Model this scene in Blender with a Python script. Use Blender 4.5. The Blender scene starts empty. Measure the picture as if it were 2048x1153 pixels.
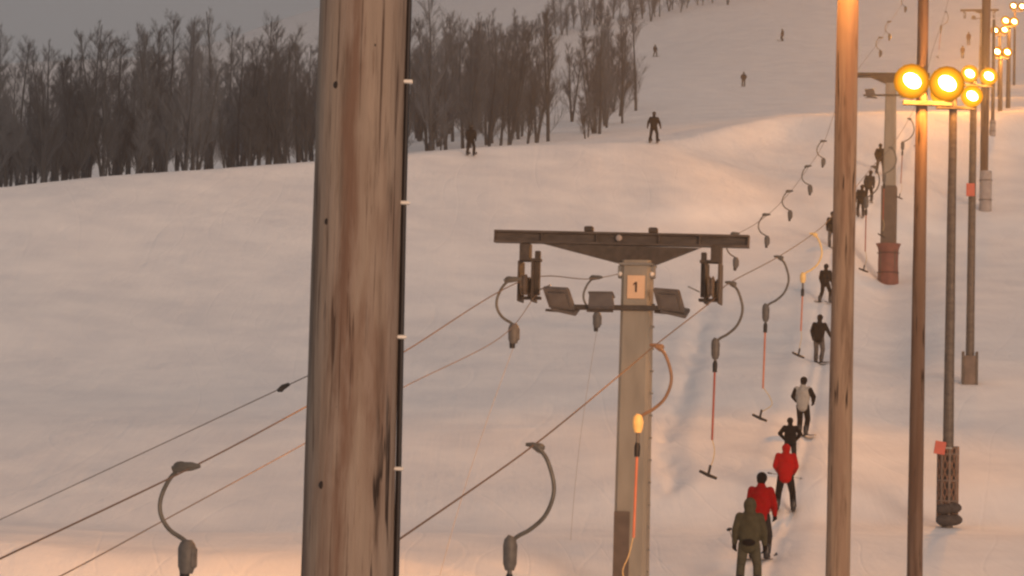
import bpy, bmesh, math, random
import numpy as np
from mathutils import Vector, Matrix, noise

S = bpy.context.scene
COL = S.collection
R = math.radians

# ---------------------------------------------------------------- camera
F = 5268.0                      # focal length in photo pixels (2048 wide)
PITCH, ROLL = R(4.0), R(1.5)
cd = bpy.data.cameras.new('camera')
cd.sensor_width = 36.0
cd.lens = 36.0 * F / 2048.0
cd.clip_start = 0.1
cd.clip_end = 6000
cam = bpy.data.objects.new('camera', cd)
COL.objects.link(cam)
CM = Matrix.Rotation(R(90) + PITCH, 4, 'X') @ Matrix.Rotation(ROLL, 4, 'Z')
cam.matrix_world = CM
S.camera = cam
CR = CM.to_3x3()

# ---------------------------------------------------------------- sky, sun, exposure
SUN_EL, SUN_AZ = R(5), R(160)   # azimuth clockwise from +Y
w = bpy.data.worlds.new('World')
S.world = w
w.use_nodes = True
nt = w.node_tree
nt.nodes.clear()
sky = nt.nodes.new('ShaderNodeTexSky')
sky.sky_type = 'NISHITA'
sky.sun_disc = False
sky.sun_elevation = SUN_EL
sky.sun_rotation = SUN_AZ
sky.dust_density = 4.0
over = nt.nodes.new('ShaderNodeRGB')           # the grey overcast
over.outputs[0].default_value = (2.30, 2.20, 2.20, 1)
mix = nt.nodes.new('ShaderNodeMix')
mix.data_type = 'RGBA'
mix.inputs['Factor'].default_value = 0.95
bg = nt.nodes.new('ShaderNodeBackground')
bg.inputs['Strength'].default_value = 0.12
wo = nt.nodes.new('ShaderNodeOutputWorld')
nt.links.new(sky.outputs[0], mix.inputs['A'])
nt.links.new(over.outputs[0], mix.inputs['B'])
nt.links.new(mix.outputs['Result'], bg.inputs['Color'])
nt.links.new(bg.outputs[0], wo.inputs['Surface'])

sl = bpy.data.lights.new('sun', 'SUN')
sl.energy = 1.9
sl.angle = R(16)
sl.color = (1.0, 0.61, 0.385)
so = bpy.data.objects.new('sun', sl)
COL.objects.link(so)
sd = Vector((math.sin(SUN_AZ) * math.cos(SUN_EL), math.cos(SUN_AZ) * math.cos(SUN_EL), math.sin(SUN_EL)))
so.rotation_euler = sd.to_track_quat('Z', 'Y').to_euler()
so.location = sd * 300

S.view_settings.view_transform = 'Standard'
S.view_settings.look = 'None'
S.view_settings.exposure = 0.27
S.view_settings.gamma = 1.0
S.cycles.filter_width = 2.4
S.cycles.volume_bounces = 0
S.cycles.max_bounces = 5
S.cycles.volume_step_rate = 4
LAMP_W = 900.0
SODIUM = (1.0, 0.37, 0.055)

# ---------------------------------------------------------------- projection helpers
def ray(u, y):
    return CR @ Vector(((u - 1024.0) / F, (576.5 - y) / F, -1.0))

def P(u, y, d):
    r = ray(u, y)
    return r * (d / r.y)

CRi = CR.inverted()
def proj(p):
    q = CRi @ Vector(p)
    return 1024.0 - F * q.x / q.z, 576.5 + F * q.y / q.z

# ---------------------------------------------------------------- mesh helpers
class MB:
    def __init__(s):
        s.v, s.f, s.mi = [], [], []
        s.cur = 0
    def add(s, vs, fs):
        o = len(s.v)
        s.v += [tuple(v) for v in vs]
        s.f += [tuple(i + o for i in f) for f in fs]
        s.mi += [s.cur] * len(fs)
        return s
    def box(s, c, size, rot=None, bev=0.0):
        hx, hy, hz = [q / 2 for q in size]
        if bev > 0:
            b = min(bev, hx * .9, hy * .9, hz * .9)
            pts = []
            vs = []
            ring = [(-hx + b, -hy), (hx - b, -hy), (hx, -hy + b), (hx, hy - b), (hx - b, hy), (-hx + b, hy), (-hx, hy - b), (-hx, -hy + b)]
            inner = [(x * (hx - b) / hx, y * (hy - b) / hy) for x, y in ring]
            for z, rg in ((-hz, inner), (-hz + b, ring), (hz - b, ring), (hz, inner)):
                vs += [Vector((x, y, z)) for x, y in rg]
            fs = [tuple(reversed(range(8))), tuple(range(24, 32))]
            for k in range(3):
                for i in range(8):
                    j = (i + 1) % 8
                    fs.append((k * 8 + i, k * 8 + j, k * 8 + 8 + j, k * 8 + 8 + i))
        else:
            vs = [Vector((x, y, z)) for x in (-hx, hx) for y in (-hy, hy) for z in (-hz, hz)]
            fs = [(0, 1, 3, 2), (4, 6, 7, 5), (0, 4, 5, 1), (2, 3, 7, 6), (0, 2, 6, 4), (1, 5, 7, 3)]
        c = Vector(c)
        if rot is not None:
            vs = [rot @ v for v in vs]
        return s.add([v + c for v in vs], fs)
    def tube(s, pts, rad, n=8, cap=True):
        pts = [Vector(p) for p in pts]
        if not hasattr(rad, '__len__'):
            rad = [rad] * len(pts)
        vs, fs = [], []
        t0 = (pts[1] - pts[0]).normalized()
        up = Vector((0, 0, 1)) if abs(t0.z) < .9 else Vector((1, 0, 0))
        a = t0.cross(up).normalized()
        for i, p in enumerate(pts):
            t = (pts[min(i + 1, len(pts) - 1)] - pts[max(i - 1, 0)]).normalized()
            a = (a - t * a.dot(t)).normalized()
            b = t.cross(a)
            for k in range(n):
                an = 2 * math.pi * k / n
                vs.append(p + (a * math.cos(an) + b * math.sin(an)) * rad[i])
        for i in range(len(pts) - 1):
            for k in range(n):
                l = (k + 1) % n
                fs.append((i * n + k, i * n + l, i * n + n + l, i * n + n + k))
        if cap:
            fs.append(tuple(reversed(range(n))))
            fs.append(tuple(range((len(pts) - 1) * n, len(pts) * n)))
        return s.add(vs, fs)
    def ball(s, c, r, n=10, sc=(1, 1, 1), rot=None):
        c = Vector(c)
        vs, fs = [], []
        m = n // 2 + 1
        for i in range(1, m):
            th = math.pi * i / m
            for k in range(n):
                ph = 2 * math.pi * k / n
                q = Vector((r * sc[0] * math.sin(th) * math.cos(ph), r * sc[1] * math.sin(th) * math.sin(ph), r * sc[2] * math.cos(th)))
                if rot is not None: q = rot @ q
                vs.append(c + q)
        q1, q2 = Vector((0, 0, r * sc[2])), Vector((0, 0, -r * sc[2]))
        if rot is not None: q1, q2 = rot @ q1, rot @ q2
        vs += [c + q1, c + q2]
        T, B = len(vs) - 2, len(vs) - 1
        for i in range(m - 2):
            for k in range(n):
                l = (k + 1) % n
                fs.append((i * n + k, i * n + n + k, i * n + n + l, i * n + l))
        for k in range(n):
            l = (k + 1) % n
            fs.append((T, k, l))
            fs.append((B, (m - 2) * n + l, (m - 2) * n + k))
        return s.add(vs, fs)
    def capsule(s, a, b, ra, rb, n=10):
        a, b = Vector(a), Vector(b)
        if (b - a).length > 1e-4:
            s.tube([a, b], [ra, rb], n)
        s.ball(a, ra, n)
        s.ball(b, rb, n)
        return s
    def prism(s, poly, y0, y1, M=None):
        """poly in the x,z plane, extruded along y."""
        n = len(poly)
        vs = [Vector((x, y0, z)) for x, z in poly] + [Vector((x, y1, z)) for x, z in poly]
        if M is not None: vs = [M @ v for v in vs]
        fs = [tuple(range(n)), tuple(reversed(range(n, 2 * n)))]
        for i in range(n):
            j = (i + 1) % n
            fs.append((i, n + i, n + j, j))
        return s.add(vs, fs)
    def mesh(s, name, mats, smooth=True):
        me = bpy.data.meshes.new(name)
        me.from_pydata(s.v, [], s.f)
        if not isinstance(mats, (list, tuple)): mats = [mats]
        for m in mats: me.materials.append(m)
        me.polygons.foreach_set('material_index', s.mi)
        bm = bmesh.new(); bm.from_mesh(me)
        bmesh.ops.recalc_face_normals(bm, faces=bm.faces)
        bm.to_mesh(me); bm.free()
        if smooth:
            me.polygons.foreach_set('use_smooth', [True] * len(me.polygons))
            try: me.set_sharp_from_angle(angle=R(40))
            except Exception: pass
        me.update()
        return me
    def build(s, name, mats, parent=None, loc=None, smooth=True):
        o = bpy.data.objects.new(name, s.mesh(name, mats, smooth))
        COL.objects.link(o)
        if parent: o.parent = parent
        if loc is not None: o.location = loc
        return o

def tag(o, label=None, cat=None, group=None, kind=None):
    if label: o['label'] = label
    if cat: o['category'] = cat
    if group: o['group'] = group
    if kind: o['kind'] = kind
    return o

def thing(name, label, cat, loc=(0, 0, 0), rz=0.0, group=None):
    o = bpy.data.objects.new(name, None)
    o.empty_display_size = .3
    COL.objects.link(o)
    o.location = loc
    o.rotation_euler = (0, 0, rz)
    return tag(o, label, cat, group)

def copy_tree(o, parent=None):
    c = o.copy(); COL.objects.link(c)
    if parent: c.parent = parent
    for ch in list(o.children): copy_tree(ch, c)
    return c

def spline(pts, n=8):
    """Catmull-Rom through points"""
    pts = [Vector(p) for p in pts]
    q = [pts[0] * 2 - pts[1]] + pts + [pts[-1] * 2 - pts[-2]]
    out = []
    for i in range(1, len(q) - 2):
        a, b, c, d = q[i - 1], q[i], q[i + 1], q[i + 2]
        for k in range(n):
            t = k / n
            out.append(.5 * ((2 * b) + (c - a) * t + (2 * a - 5 * b + 4 * c - d) * t * t + (3 * b - a - 3 * c + d) * t ** 3))
    out.append(pts[-1])
    return out

# ---------------------------------------------------------------- materials
def mat(name, col, rough=.6, metal=0.0, var=.25, scale=6.0, bump=0.0, stretch=None, spec=.4):
    m = bpy.data.materials.new(name)
    m.use_nodes = True
    t = m.node_tree; N = t.nodes; L = t.links
    b = N['Principled BSDF']
    b.inputs['Roughness'].default_value = rough
    b.inputs['Metallic'].default_value = metal
    b.inputs['Specular IOR Level'].default_value = spec
    tc = N.new('ShaderNodeTexCoord')
    mp = N.new('ShaderNodeMapping')
    if stretch: mp.inputs['Scale'].default_value = stretch
    L.new(tc.outputs['Object'], mp.inputs['Vector'])
    no = N.new('ShaderNodeTexNoise')
    no.inputs['Scale'].default_value = scale
    no.inputs['Detail'].default_value = 5
    L.new(mp.outputs[0], no.inputs['Vector'])
    rp = N.new('ShaderNodeValToRGB')
    e = rp.color_ramp.elements
    e[0].position, e[1].position = .3, .7
    e[0].color = (*[c * (1 - var) for c in col], 1)
    e[1].color = (*[min(1, c * (1 + var)) for c in col], 1)
    L.new(no.outputs['Fac'], rp.inputs['Fac'])
    L.new(rp.outputs[0], b.inputs['Base Color'])
    if bump:
        bp = N.new('ShaderNodeBump')
        bp.inputs['Strength'].default_value = bump
        bp.inputs['Distance'].default_value = .02
        L.new(no.outputs['Fac'], bp.inputs['Height'])
        L.new(bp.outputs[0], b.inputs['Normal'])
    return m

def emit(name, col, strength):
    m = bpy.data.materials.new(name)
    m.use_nodes = True
    t = m.node_tree
    t.nodes.clear()
    e = t.nodes.new('ShaderNodeEmission')
    e.inputs['Color'].default_value = (*col, 1)
    e.inputs['Strength'].default_value = strength
    o = t.nodes.new('ShaderNodeOutputMaterial')
    t.links.new(e.outputs[0], o.inputs['Surface'])
    return m

def wood_mat(name, light, dark, streak, seed=0.0, sc=1.0, stain=False):
    m = bpy.data.materials.new(name)
    m.use_nodes = True
    t = m.node_tree; N = t.nodes; L = t.links
    b = N['Principled BSDF']
    b.inputs['Roughness'].default_value = .8
    b.inputs['Specular IOR Level'].default_value = .25
    tc = N.new('ShaderNodeTexCoord')
    def noise_(scale, vec, detail=6, rough=.6, dist=0.0):
        mp = N.new('ShaderNodeMapping')
        mp.inputs['Scale'].default_value = vec
        mp.inputs['Location'].default_value = (seed, seed * 1.7, seed * .6)
        L.new(tc.outputs['Object'], mp.inputs['Vector'])
        n = N.new('ShaderNodeTexNoise')
        n.inputs['Scale'].default_value = scale
        n.inputs['Detail'].default_value = detail
        n.inputs['Roughness'].default_value = rough
        n.inputs['Distortion'].default_value = dist
        L.new(mp.outputs[0], n.inputs['Vector'])
        return n
    def ramp(src, p0, p1, c0=(0, 0, 0, 1), c1=(1, 1, 1, 1)):
        r = N.new('ShaderNodeValToRGB')
        r.color_ramp.elements[0].position = p0; r.color_ramp.elements[1].position = p1
        r.color_ramp.elements[0].color = c0; r.color_ramp.elements[1].color = c1
        L.new(src, r.inputs['Fac'])
        return r
    def mixc(fac, a, bcol, mode='MIX'):
        x = N.new('ShaderNodeMix'); x.data_type = 'RGBA'; x.blend_type = mode
        L.new(fac, x.inputs['Factor'])
        if isinstance(a, tuple): x.inputs['A'].default_value = a
        else: L.new(a, x.inputs['A'])
        if isinstance(bcol, tuple): x.inputs['B'].default_value = bcol
        else: L.new(bcol, x.inputs['B'])
        return x.outputs['Result']
    grain = noise_(60 * sc, (1, 1, .03), 8, .7)
    g2 = noise_(14 * sc, (1, 1, .06), 6, .65, .4)
    base = mixc(ramp(grain.outputs['Fac'], .3, .72).outputs[0], (*[c * .8 for c in light], 1), (*light, 1))
    broad = noise_(5.5 * sc, (1, 1, .10), 4, .6, .6)
    base = mixc(ramp(broad.outputs['Fac'], .48, .62).outputs[0], base, (*streak, 1))
    base = mixc(ramp(g2.outputs['Fac'], .53, .68).outputs[0], base, (*dark, 1))
    # short dark checks in the grain
    crk = noise_(26 * sc, (1.2, 1.2, .07), 3, .5, .3)
    patch = noise_(3 * sc, (1, 1, .5), 2)
    cm = N.new('ShaderNodeMath'); cm.operation = 'MULTIPLY'
    L.new(ramp(crk.outputs['Fac'], .60, .635).outputs[0], cm.inputs[0])
    L.new(ramp(patch.outputs['Fac'], .5, .58).outputs[0], cm.inputs[1])
    base = mixc(cm.outputs[0], base, (*[c * .35 for c in dark], 1))
    # weathered patches
    wea = noise_(7 * sc, (1, 1, .25), 5, .6)
    base = mixc(ramp(wea.outputs['Fac'], .6, .8).outputs[0], base, (*[c * 1.15 for c in light], 1))
    if stain:
        # red-brown resin stain running down one side of the trunk
        sx = N.new('ShaderNodeSeparateXYZ'); L.new(tc.outputs['Object'], sx.inputs[0])
        wob = noise_(2.2, (.2, .2, 1), 3)
        a1 = N.new('ShaderNodeMath'); a1.operation = 'MULTIPLY_ADD'
        L.new(wob.outputs['Fac'], a1.inputs[0]); a1.inputs[1].default_value = .10; a1.inputs[2].default_value = -.075
        a2 = N.new('ShaderNodeMath'); a2.operation = 'SUBTRACT'
        L.new(sx.outputs[0], a2.inputs[0]); L.new(a1.outputs[0], a2.inputs[1])
        a3 = N.new('ShaderNodeMath'); a3.operation = 'ABSOLUTE'; L.new(a2.outputs[0], a3.inputs[0])
        fib = noise_(30, (1, 1, .05), 6, .7)
        a4 = N.new('ShaderNodeMath'); a4.operation = 'MULTIPLY_ADD'
        L.new(fib.outputs['Fac'], a4.inputs[0]); a4.inputs[1].default_value = .09; L.new(a3.outputs[0], a4.inputs[2])
        base = mixc(ramp(a4.outputs[0], .05, .085, (.85, .85, .85, 1), (0, 0, 0, 1)).outputs[0], base, (.16, .092, .062, 1))
        hair = noise_(75, (1, 1, .022), 3, .5, .6)
        base = mixc(ramp(hair.outputs['Fac'], .60, .66, (0, 0, 0, 1), (.8, .8, .8, 1)).outputs[0], base, (.055, .032, .022, 1))
        grey = noise_(20, (1, 1, .12), 5, .65)
        base = mixc(ramp(grey.outputs['Fac'], .50, .66, (0, 0, 0, 1), (.55, .55, .55, 1)).outputs[0], base, (.30, .235, .19, 1))
        fine = noise_(90, (1, 1, .05), 4, .7)
        base = mixc(ramp(fine.outputs['Fac'], .58, .72, (0, 0, 0, 1), (.6, .6, .6, 1)).outputs[0], base, (.11, .062, .04, 1))
    L.new(base, b.inputs['Base Color'])
    bp = N.new('ShaderNodeBump'); bp.inputs['Strength'].default_value = .7; bp.inputs['Distance'].default_value = .008
    L.new(grain.outputs['Fac'], bp.inputs['Height'])
    bp2 = N.new('ShaderNodeBump'); bp2.inputs['Strength'].default_value = .5; bp2.inputs['Distance'].default_value = .012
    bp2.invert = True
    L.new(cm.outputs[0], bp2.inputs['Height'])
    L.new(bp.outputs[0], bp2.inputs['Normal'])
    L.new(bp2.outputs[0], b.inputs['Normal'])
    return m

def snow_mat():
    m = bpy.data.materials.new('snow')
    m.use_nodes = True
    t = m.node_tree; N = t.nodes; L = t.links
    b = N['Principled BSDF']
    b.inputs['Roughness'].default_value = .75
    b.inputs['Specular IOR Level'].default_value = .2
    tc = N.new('ShaderNodeTexCoord')
    def noise_(scale, vec=(1, 1, 1), detail=5, rough=.55, dist=0.0):
        mp = N.new('ShaderNodeMapping'); mp.inputs['Scale'].default_value = vec
        mp.inputs['Rotation'].default_value = (0, 0, R(-11))
        L.new(tc.outputs['Object'], mp.inputs['Vector'])
        n = N.new('ShaderNodeTexNoise'); n.inputs['Scale'].default_value = scale
        n.inputs['Detail'].default_value = detail; n.inputs['Roughness'].default_value = rough
        n.inputs['Distortion'].default_value = dist
        L.new(mp.outputs[0], n.inputs['Vector'])
        return n
    a = noise_(.35, detail=6)
    rp = N.new('ShaderNodeValToRGB')
    rp.color_ramp.elements[0].position = .35; rp.color_ramp.elements[1].position = .68
    rp.color_ramp.elements[0].color = (.74, .745, .76, 1)
    rp.color_ramp.elements[1].color = (.86, .85, .84, 1)
    L.new(a.outputs['Fac'], rp.inputs['Fac'])
    L.new(rp.outputs[0], b.inputs['Base Color'])
    n1 = noise_(2.2, (1, .6, 1), 6, .6)          # churned snow
    n2 = noise_(.30, (1.0, .35, 1), 3, .5, .5)   # rolls
    n3 = noise_(1.1, (3.5, .12, .3), 4, .6, .3)  # ski runs down the fall line
    msk = noise_(.16, (1, .8, 1), 3, .5, .4)
    mr = N.new('ShaderNodeMapRange')
    for k, v in (('From Min', .46), ('From Max', .62), ('To Min', .06), ('To Max', .42)): mr.inputs[k].default_value = v
    L.new(msk.outputs['Fac'], mr.inputs['Value'])
    tracks = []
    for sc_, vec, sd_ in ((.085, (1.3, .35, 1), 0.0), (.11, (1.0, .45, 1), 40.0)):
        tn = noise_(sc_, vec, 0, .4, .15)
        tn.inputs['Vector'].links[0].from_node.inputs['Location'].default_value = (sd_, sd_, 0)
        sb = N.new('ShaderNodeMath'); sb.operation = 'PINGPONG'; sb.inputs[1].default_value = .045
        L.new(tn.outputs['Fac'], sb.inputs[0])
        mr2 = N.new('ShaderNodeMapRange')
        for k, v in (('From Min', 0), ('From Max', .0035), ('To Min', 0), ('To Max', 1)): mr2.inputs[k].default_value = v
        L.new(sb.outputs[0], mr2.inputs['Value'])
        tracks.append(mr2)
    prev = None
    for tr_ in tracks:
        bp = N.new('ShaderNodeBump')
        bp.inputs['Strength'].default_value = .14; bp.inputs['Distance'].default_value = .05
        L.new(tr_.outputs[0], bp.inputs['Height'])
        if prev: L.new(prev.outputs[0], bp.inputs['Normal'])
        prev = bp
    for n, st, di in ((n2, .22, .7), (n1, .22, .12), (n3, .20, .07)):
        bp = N.new('ShaderNodeBump')
        bp.inputs['Strength'].default_value = st; bp.inputs['Distance'].default_value = di
        if n is n1: L.new(mr.outputs[0], bp.inputs['Strength'])
        L.new(n.outputs['Fac'], bp.inputs['Height'])
        if prev: L.new(prev.outputs[0], bp.inputs['Normal'])
        prev = bp
    L.new(prev.outputs[0], b.inputs['Normal'])
    return m

M = {}
M['snow'] = snow_mat()
M['galv'] = mat('galvanised_steel', (.20, .195, .18), .5, .35, .2, 5, .1)
M['dark_steel'] = mat('dark_steel', (.055, .045, .038), .6, .2, .35, 8, .15)
M['beam'] = mat('rusty_beam', (.064, .053, .047), .6, .1, .35, 4, .2, (1, 1, 3))
M['brown_steel'] = mat('brown_steel', (.105, .085, .07), .6, .1, .3, 5, .15, (1, 1, 3))
M['mast'] = mat('mast_paint', (.245, .22, .18), .65, .0, .14, 4, .1, (1, 1, .25))
M['mast_dark'] = mat('mast_foot', (.10, .075, .06), .7, 0, .2, 4, .1)
M['plate'] = mat('number_plate', (.62, .42, .27), .5, 0, .06, 5)
M['ink'] = mat('plate_ink', (.05, .025, .015), .5, 0, .1, 9)
M['hanger'] = mat('hanger_steel', (.105, .10, .088), .5, .3, .2, 9, .1)
M['springbox'] = mat('spring_box', (.105, .10, .094), .55, .1, .2, 14, .1)
M['yellow'] = mat('lamplit_yellow', (.82, .56, .22), .45, 0, .10, 9)  # lamplight on two T-bars, put into the colour of box and hanger
M['tan'] = mat('lamplit_tan', (.20, .12, .07), .5, 0, .15, 9)  # lamplight on the hanger before the mast, put into its colour
M['black'] = mat('black_rubber', (.012, .011, .011), .55, 0, .3, 9)
M['red_bar'] = mat('red_bar', (.30, .055, .03), .45, 0, .15, 6)
M['orange_bar'] = mat('orange_bar', (.48, .14, .065), .45, 0, .12, 6)
M['cord'] = mat('pale_cord', (.55, .40, .20), .8, 0, .15, 20)
M['thin_cord'] = mat('thin_cord', (.40, .35, .32), .8, 0, .15, 20)
M['rope'] = mat('steel_rope', (.135, .10, .083), .85, 0, .3, 60, 0, None, .15)
M['stay'] = mat('stay_wire', (.16, .12, .10), .7, .1, .2, 20)
M['flood'] = mat('flood_casing', (.105, .095, .09), .5, .2, .2, 6)
M['reflector'] = emit('reflector_halo', (1.0, .33, .012), 1.0)
_t = M['reflector'].node_tree                    # the lamps' halo painted as emission, brightest at the lamp, falling off to the rim of the bowl
_tc = _t.nodes.new('ShaderNodeTexCoord'); _ln = _t.nodes.new('ShaderNodeVectorMath'); _ln.operation = 'LENGTH'
_mr = _t.nodes.new('ShaderNodeMapRange')
for _k, _v in (('From Min', .10), ('From Max', .315), ('To Min', 2.6), ('To Max', .42)): _mr.inputs[_k].default_value = _v
_t.links.new(_tc.outputs['Object'], _ln.inputs[0]); _t.links.new(_ln.outputs['Value'], _mr.inputs['Value'])
_t.links.new(_mr.outputs[0], [n_ for n_ in _t.nodes if n_.type == 'EMISSION'][0].inputs['Strength'])
M['lens'] = emit('lit_lens', (1.0, .66, .26), 26.0)
M['wood'] = wood_mat('pole_wood', (.30, .232, .18), (.095, .062, .044), (.19, .125, .09), 0.0, 1.0, True)
M['wood_b'] = wood_mat('pole_wood_b', (.32, .228, .16), (.13, .082, .055), (.23, .15, .105), 3.1, .6)
M['wood_c'] = wood_mat('pole_wood_c', (.17, .115, .085), (.07, .042, .03), (.115, .068, .046), 7.7, .5)
M['cable'] = mat('black_cable', (.014, .010, .009), .5, 0, .2, 20)
M['clip'] = mat('pale_clip', (.72, .66, .58), .4, 0, .1, 20)
M['knot'] = mat('knot', (.022, .014, .010), .8, 0, .3, 30)
M['pad_red'] = mat('red_pad', (.17, .062, .05), .7, 0, .25, 3, .2)
M['pad_buff'] = mat('buff_pad', (.17, .125, .10), .7, 0, .3, 3, .2)
M['pad_grey'] = mat('grey_pad', (.30, .27, .26), .7, 0, .2, 3, .2)
M['net'] = mat('safety_net', (.26, .14, .09), .7, 0, .3, 9)
M['sandbag'] = mat('dark_bag', (.055, .045, .042), .8, 0, .3, 6, .4)
M['sign_red'] = mat('red_sign', (.46, .075, .045), .5, 0, .12, 6)
M['bark'] = mat('birch_bark', (.034, .043, .054), .9, 0, .35, 4, .2, (1, 1, .4))
M['twig'] = mat('birch_twig', (.046, .058, .073), .9, 0, .25, 1.2)
_t = M['twig'].node_tree                         # some crowns carry more hoar frost than others
_oi = _t.nodes.new('ShaderNodeObjectInfo'); _cr = _t.nodes.new('ShaderNodeValToRGB'); _mx = _t.nodes.new('ShaderNodeMix'); _mx.data_type = 'RGBA'
_cr.color_ramp.elements[0].position = .45; _cr.color_ramp.elements[0].color = (0, 0, 0, 1); _cr.color_ramp.elements[1].color = (.75, .75, .75, 1)
_b = _t.nodes['Principled BSDF']; _src = _b.inputs['Base Color'].links[0].from_socket
_t.links.new(_oi.outputs['Random'], _cr.inputs['Fac']); _t.links.new(_cr.outputs[0], _mx.inputs['Factor'])
_t.links.new(_src, _mx.inputs['A']); _mx.inputs['B'].default_value = (.13, .16, .195, 1)
_t.links.new(_mx.outputs['Result'], _b.inputs['Base Color'])
M['skin'] = mat('skin', (.45, .27, .19), .55, 0, .08, 12)
def cloth(n, c, var=.2): M[n] = mat(n, c, .9, 0, var, 9, .25, None, .06)
cloth('olive', (.058, .055, .036)); cloth('olive_trousers', (.075, .072, .052)); cloth('red_cloth', (.34, .006, .006), .12)
cloth('dark_red_cloth', (.27, .005, .006), .12); cloth('black_cloth', (.011, .009, .009)); cloth('charcoal', (.028, .025, .024))
cloth('grey_cloth', (.10, .09, .085)); cloth('white_cloth', (.31, .30, .28), .12); cloth('brown_cloth', (.10, .04, .02))
M['boot'] = mat('ski_boot', (.02, .019, .02), .4, 0, .2, 9)
M['ski'] = mat('ski', (.05, .045, .05), .35, 0, .3, 5)
M['alu'] = mat('pole_alu', (.22, .20, .19), .35, .7, .1, 9)

# ---------------------------------------------------------------- ground: one snow sheet out to the far hill
# stages of the slope, given per column as (distance, height in the view); near ones by height
COLS = [-1800, -400, 0, 300, 600, 900, 1306, 1600, 1670, 1780, 1900, 2300, 3900]
def nz(d, z): return (d, 945 - F * z / d)
NEAR = [nz(4, -4.4), nz(16, -4.3), nz(30, -3.9)]
TAB = {
 -400: [(46.6, 1226), (50, 1090), (66, 1072), (74, 950), (88, 800), (100, 660), (108, 560), (113, 490), (117, 446), (120, 420), (138, 440), (230, 432), (316, 400), (380, 370), (430, 340), (480, 310), (700, 165), (1000, 220)],
 0:    [(46.6, 1226), (50, 1072), (67, 1050), (74, 940), (89, 780), (102, 620), (111, 515), (117, 446), (122, 399), (125, 380), (141, 392), (230, 377), (316, 340), (380, 310), (430, 280), (480, 250), (700, 128), (1000, 190)],
 300:  [(46.6, 1226), (50, 1094), (66, 1060), (74, 940), (90, 780), (105, 610), (115, 500), (122, 420), (127, 368), (130, 346), (146, 358), (230, 348), (316, 312), (380, 275), (430, 235), (480, 205), (700, 112), (1000, 170)],
 600:  [(46.6, 1226), (51, 1096), (66, 1058), (75, 930), (91, 775), (107, 610), (118, 495), (127, 405), (133, 348), (136, 326), (151, 334), (230, 320), (316, 278), (380, 238), (430, 195), (480, 155), (700, 28), (1000, 70)],
 900:  [(47.5, 1226), (52, 1108), (66, 1050), (76, 915), (92, 760), (109, 615), (121, 495), (132, 385), (139, 326), (143, 303), (162, 304), (230, 266), (316, 215), (380, 170), (430, 120), (480, 60), (700, -80), (1000, -60)],
 1306: [(48, 1217), (57, 1099), (67, 1050), (71, 962), (78, 880), (93, 745), (112, 612), (124, 512), (131, 447), (133, 417), (147, 303), (151, 281), (168, 273), (230, 222), (316, 158), (380, 113), (430, 40), (480, -25), (700, -160), (1000, -180)],
 1600: [(48, 1215), (57, 1097), (67, 1048), (71, 958), (78, 870), (94, 732), (115, 612), (130, 505), (138.5, 440), (140.5, 411), (161, 289), (167, 234), (186, 229), (245, 202), (316, 170), (380, 82), (430, 6), (480, -60), (700, -170), (1000, -220)],
 1670: [(48, 1215), (57, 1097), (67, 1048), (71, 960), (78, 873), (94, 737), (115, 620), (130, 512), (138.5, 444), (140.5, 414), (161, 288), (167, 232), (186, 226), (245, 200), (316, 168), (380, 80), (430, 0), (480, -66), (700, -170), (1000, -220)],
 1780: [(48, 1221), (57, 1103), (67, 1054), (71, 966), (78, 882), (94, 752), (115, 645), (132, 562), (140.5, 478), (142.5, 445), (162, 290), (169, 228), (186, 222), (245, 196), (316, 165), (380, 78), (430, -6), (480, -70), (700, -170), (1000, -220)],
 1900: [(48, 1223), (57, 1105), (67, 1056), (71, 966), (78, 885), (94, 735), (115, 625), (132, 545), (143, 475), (145.5, 445), (164, 302), (172, 224), (188, 219), (245, 192), (316, 160), (380, 74), (430, -12), (480, -76), (700, -170), (1000, -220)],
 2300: [(48, 1229), (57, 1111), (67, 1062), (71, 970), (78, 890), (94, 745), (115, 630), (132, 545), (143, 478), (145.5, 446), (166, 300), (174, 218), (190, 213), (245, 184), (316, 150), (380, 64), (430, -24), (480, -90), (700, -170), (1000, -220)],
}
for c in (-400, 0, 300, 600, 900):
    r = TAB[c]
    mid = lambda a, b: ((a[0] + b[0]) / 2, (a[1] + b[1]) / 2)
    TAB[c] = r[:3] + [mid(r[2], r[3])] + r[3:6] + [mid(r[5], r[6])] + r[6:]
TAB[-1800] = [(d, y + 60) for d, y in TAB[-400]]
TAB[3900] = [(d, y + 40) for d, y in TAB[2300]]
CX = np.array(COLS, float)
KD = np.array([[p[0] for p in NEAR + TAB[c]] for c in COLS], float)
KY = np.array([[p[1] for p in NEAR + TAB[c]] for c in COLS], float)

def pchip_slopes(x, y):
    h = np.diff(x); dl = np.diff(y) / h
    m = np.zeros_like(x)
    for i in range(1, len(x) - 1):
        if dl[i - 1] * dl[i] > 0:
            w1, w2 = 2 * h[i] + h[i - 1], h[i] + 2 * h[i - 1]
            m[i] = (w1 + w2) / (w1 / dl[i - 1] + w2 / dl[i])
    m[0], m[-1] = dl[0], dl[-1]
    return m
def pchip(x, y, m, q):
    i = np.clip(np.searchsorted(x, q) - 1, 0, len(x) - 2)
    h = x[i + 1] - x[i]; t = (q - x[i]) / h
    return ((2 * t**3 - 3 * t**2 + 1) * y[i] + (t**3 - 2 * t**2 + t) * h * m[i] + (-2 * t**3 + 3 * t**2) * y[i + 1] + (t**3 - t**2) * h * m[i + 1])
CXM_D = [pchip_slopes(CX, KD[:, k]) for k in range(KD.shape[1])]
CXM_Y = [pchip_slopes(CX, KY[:, k]) for k in range(KD.shape[1])]
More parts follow.
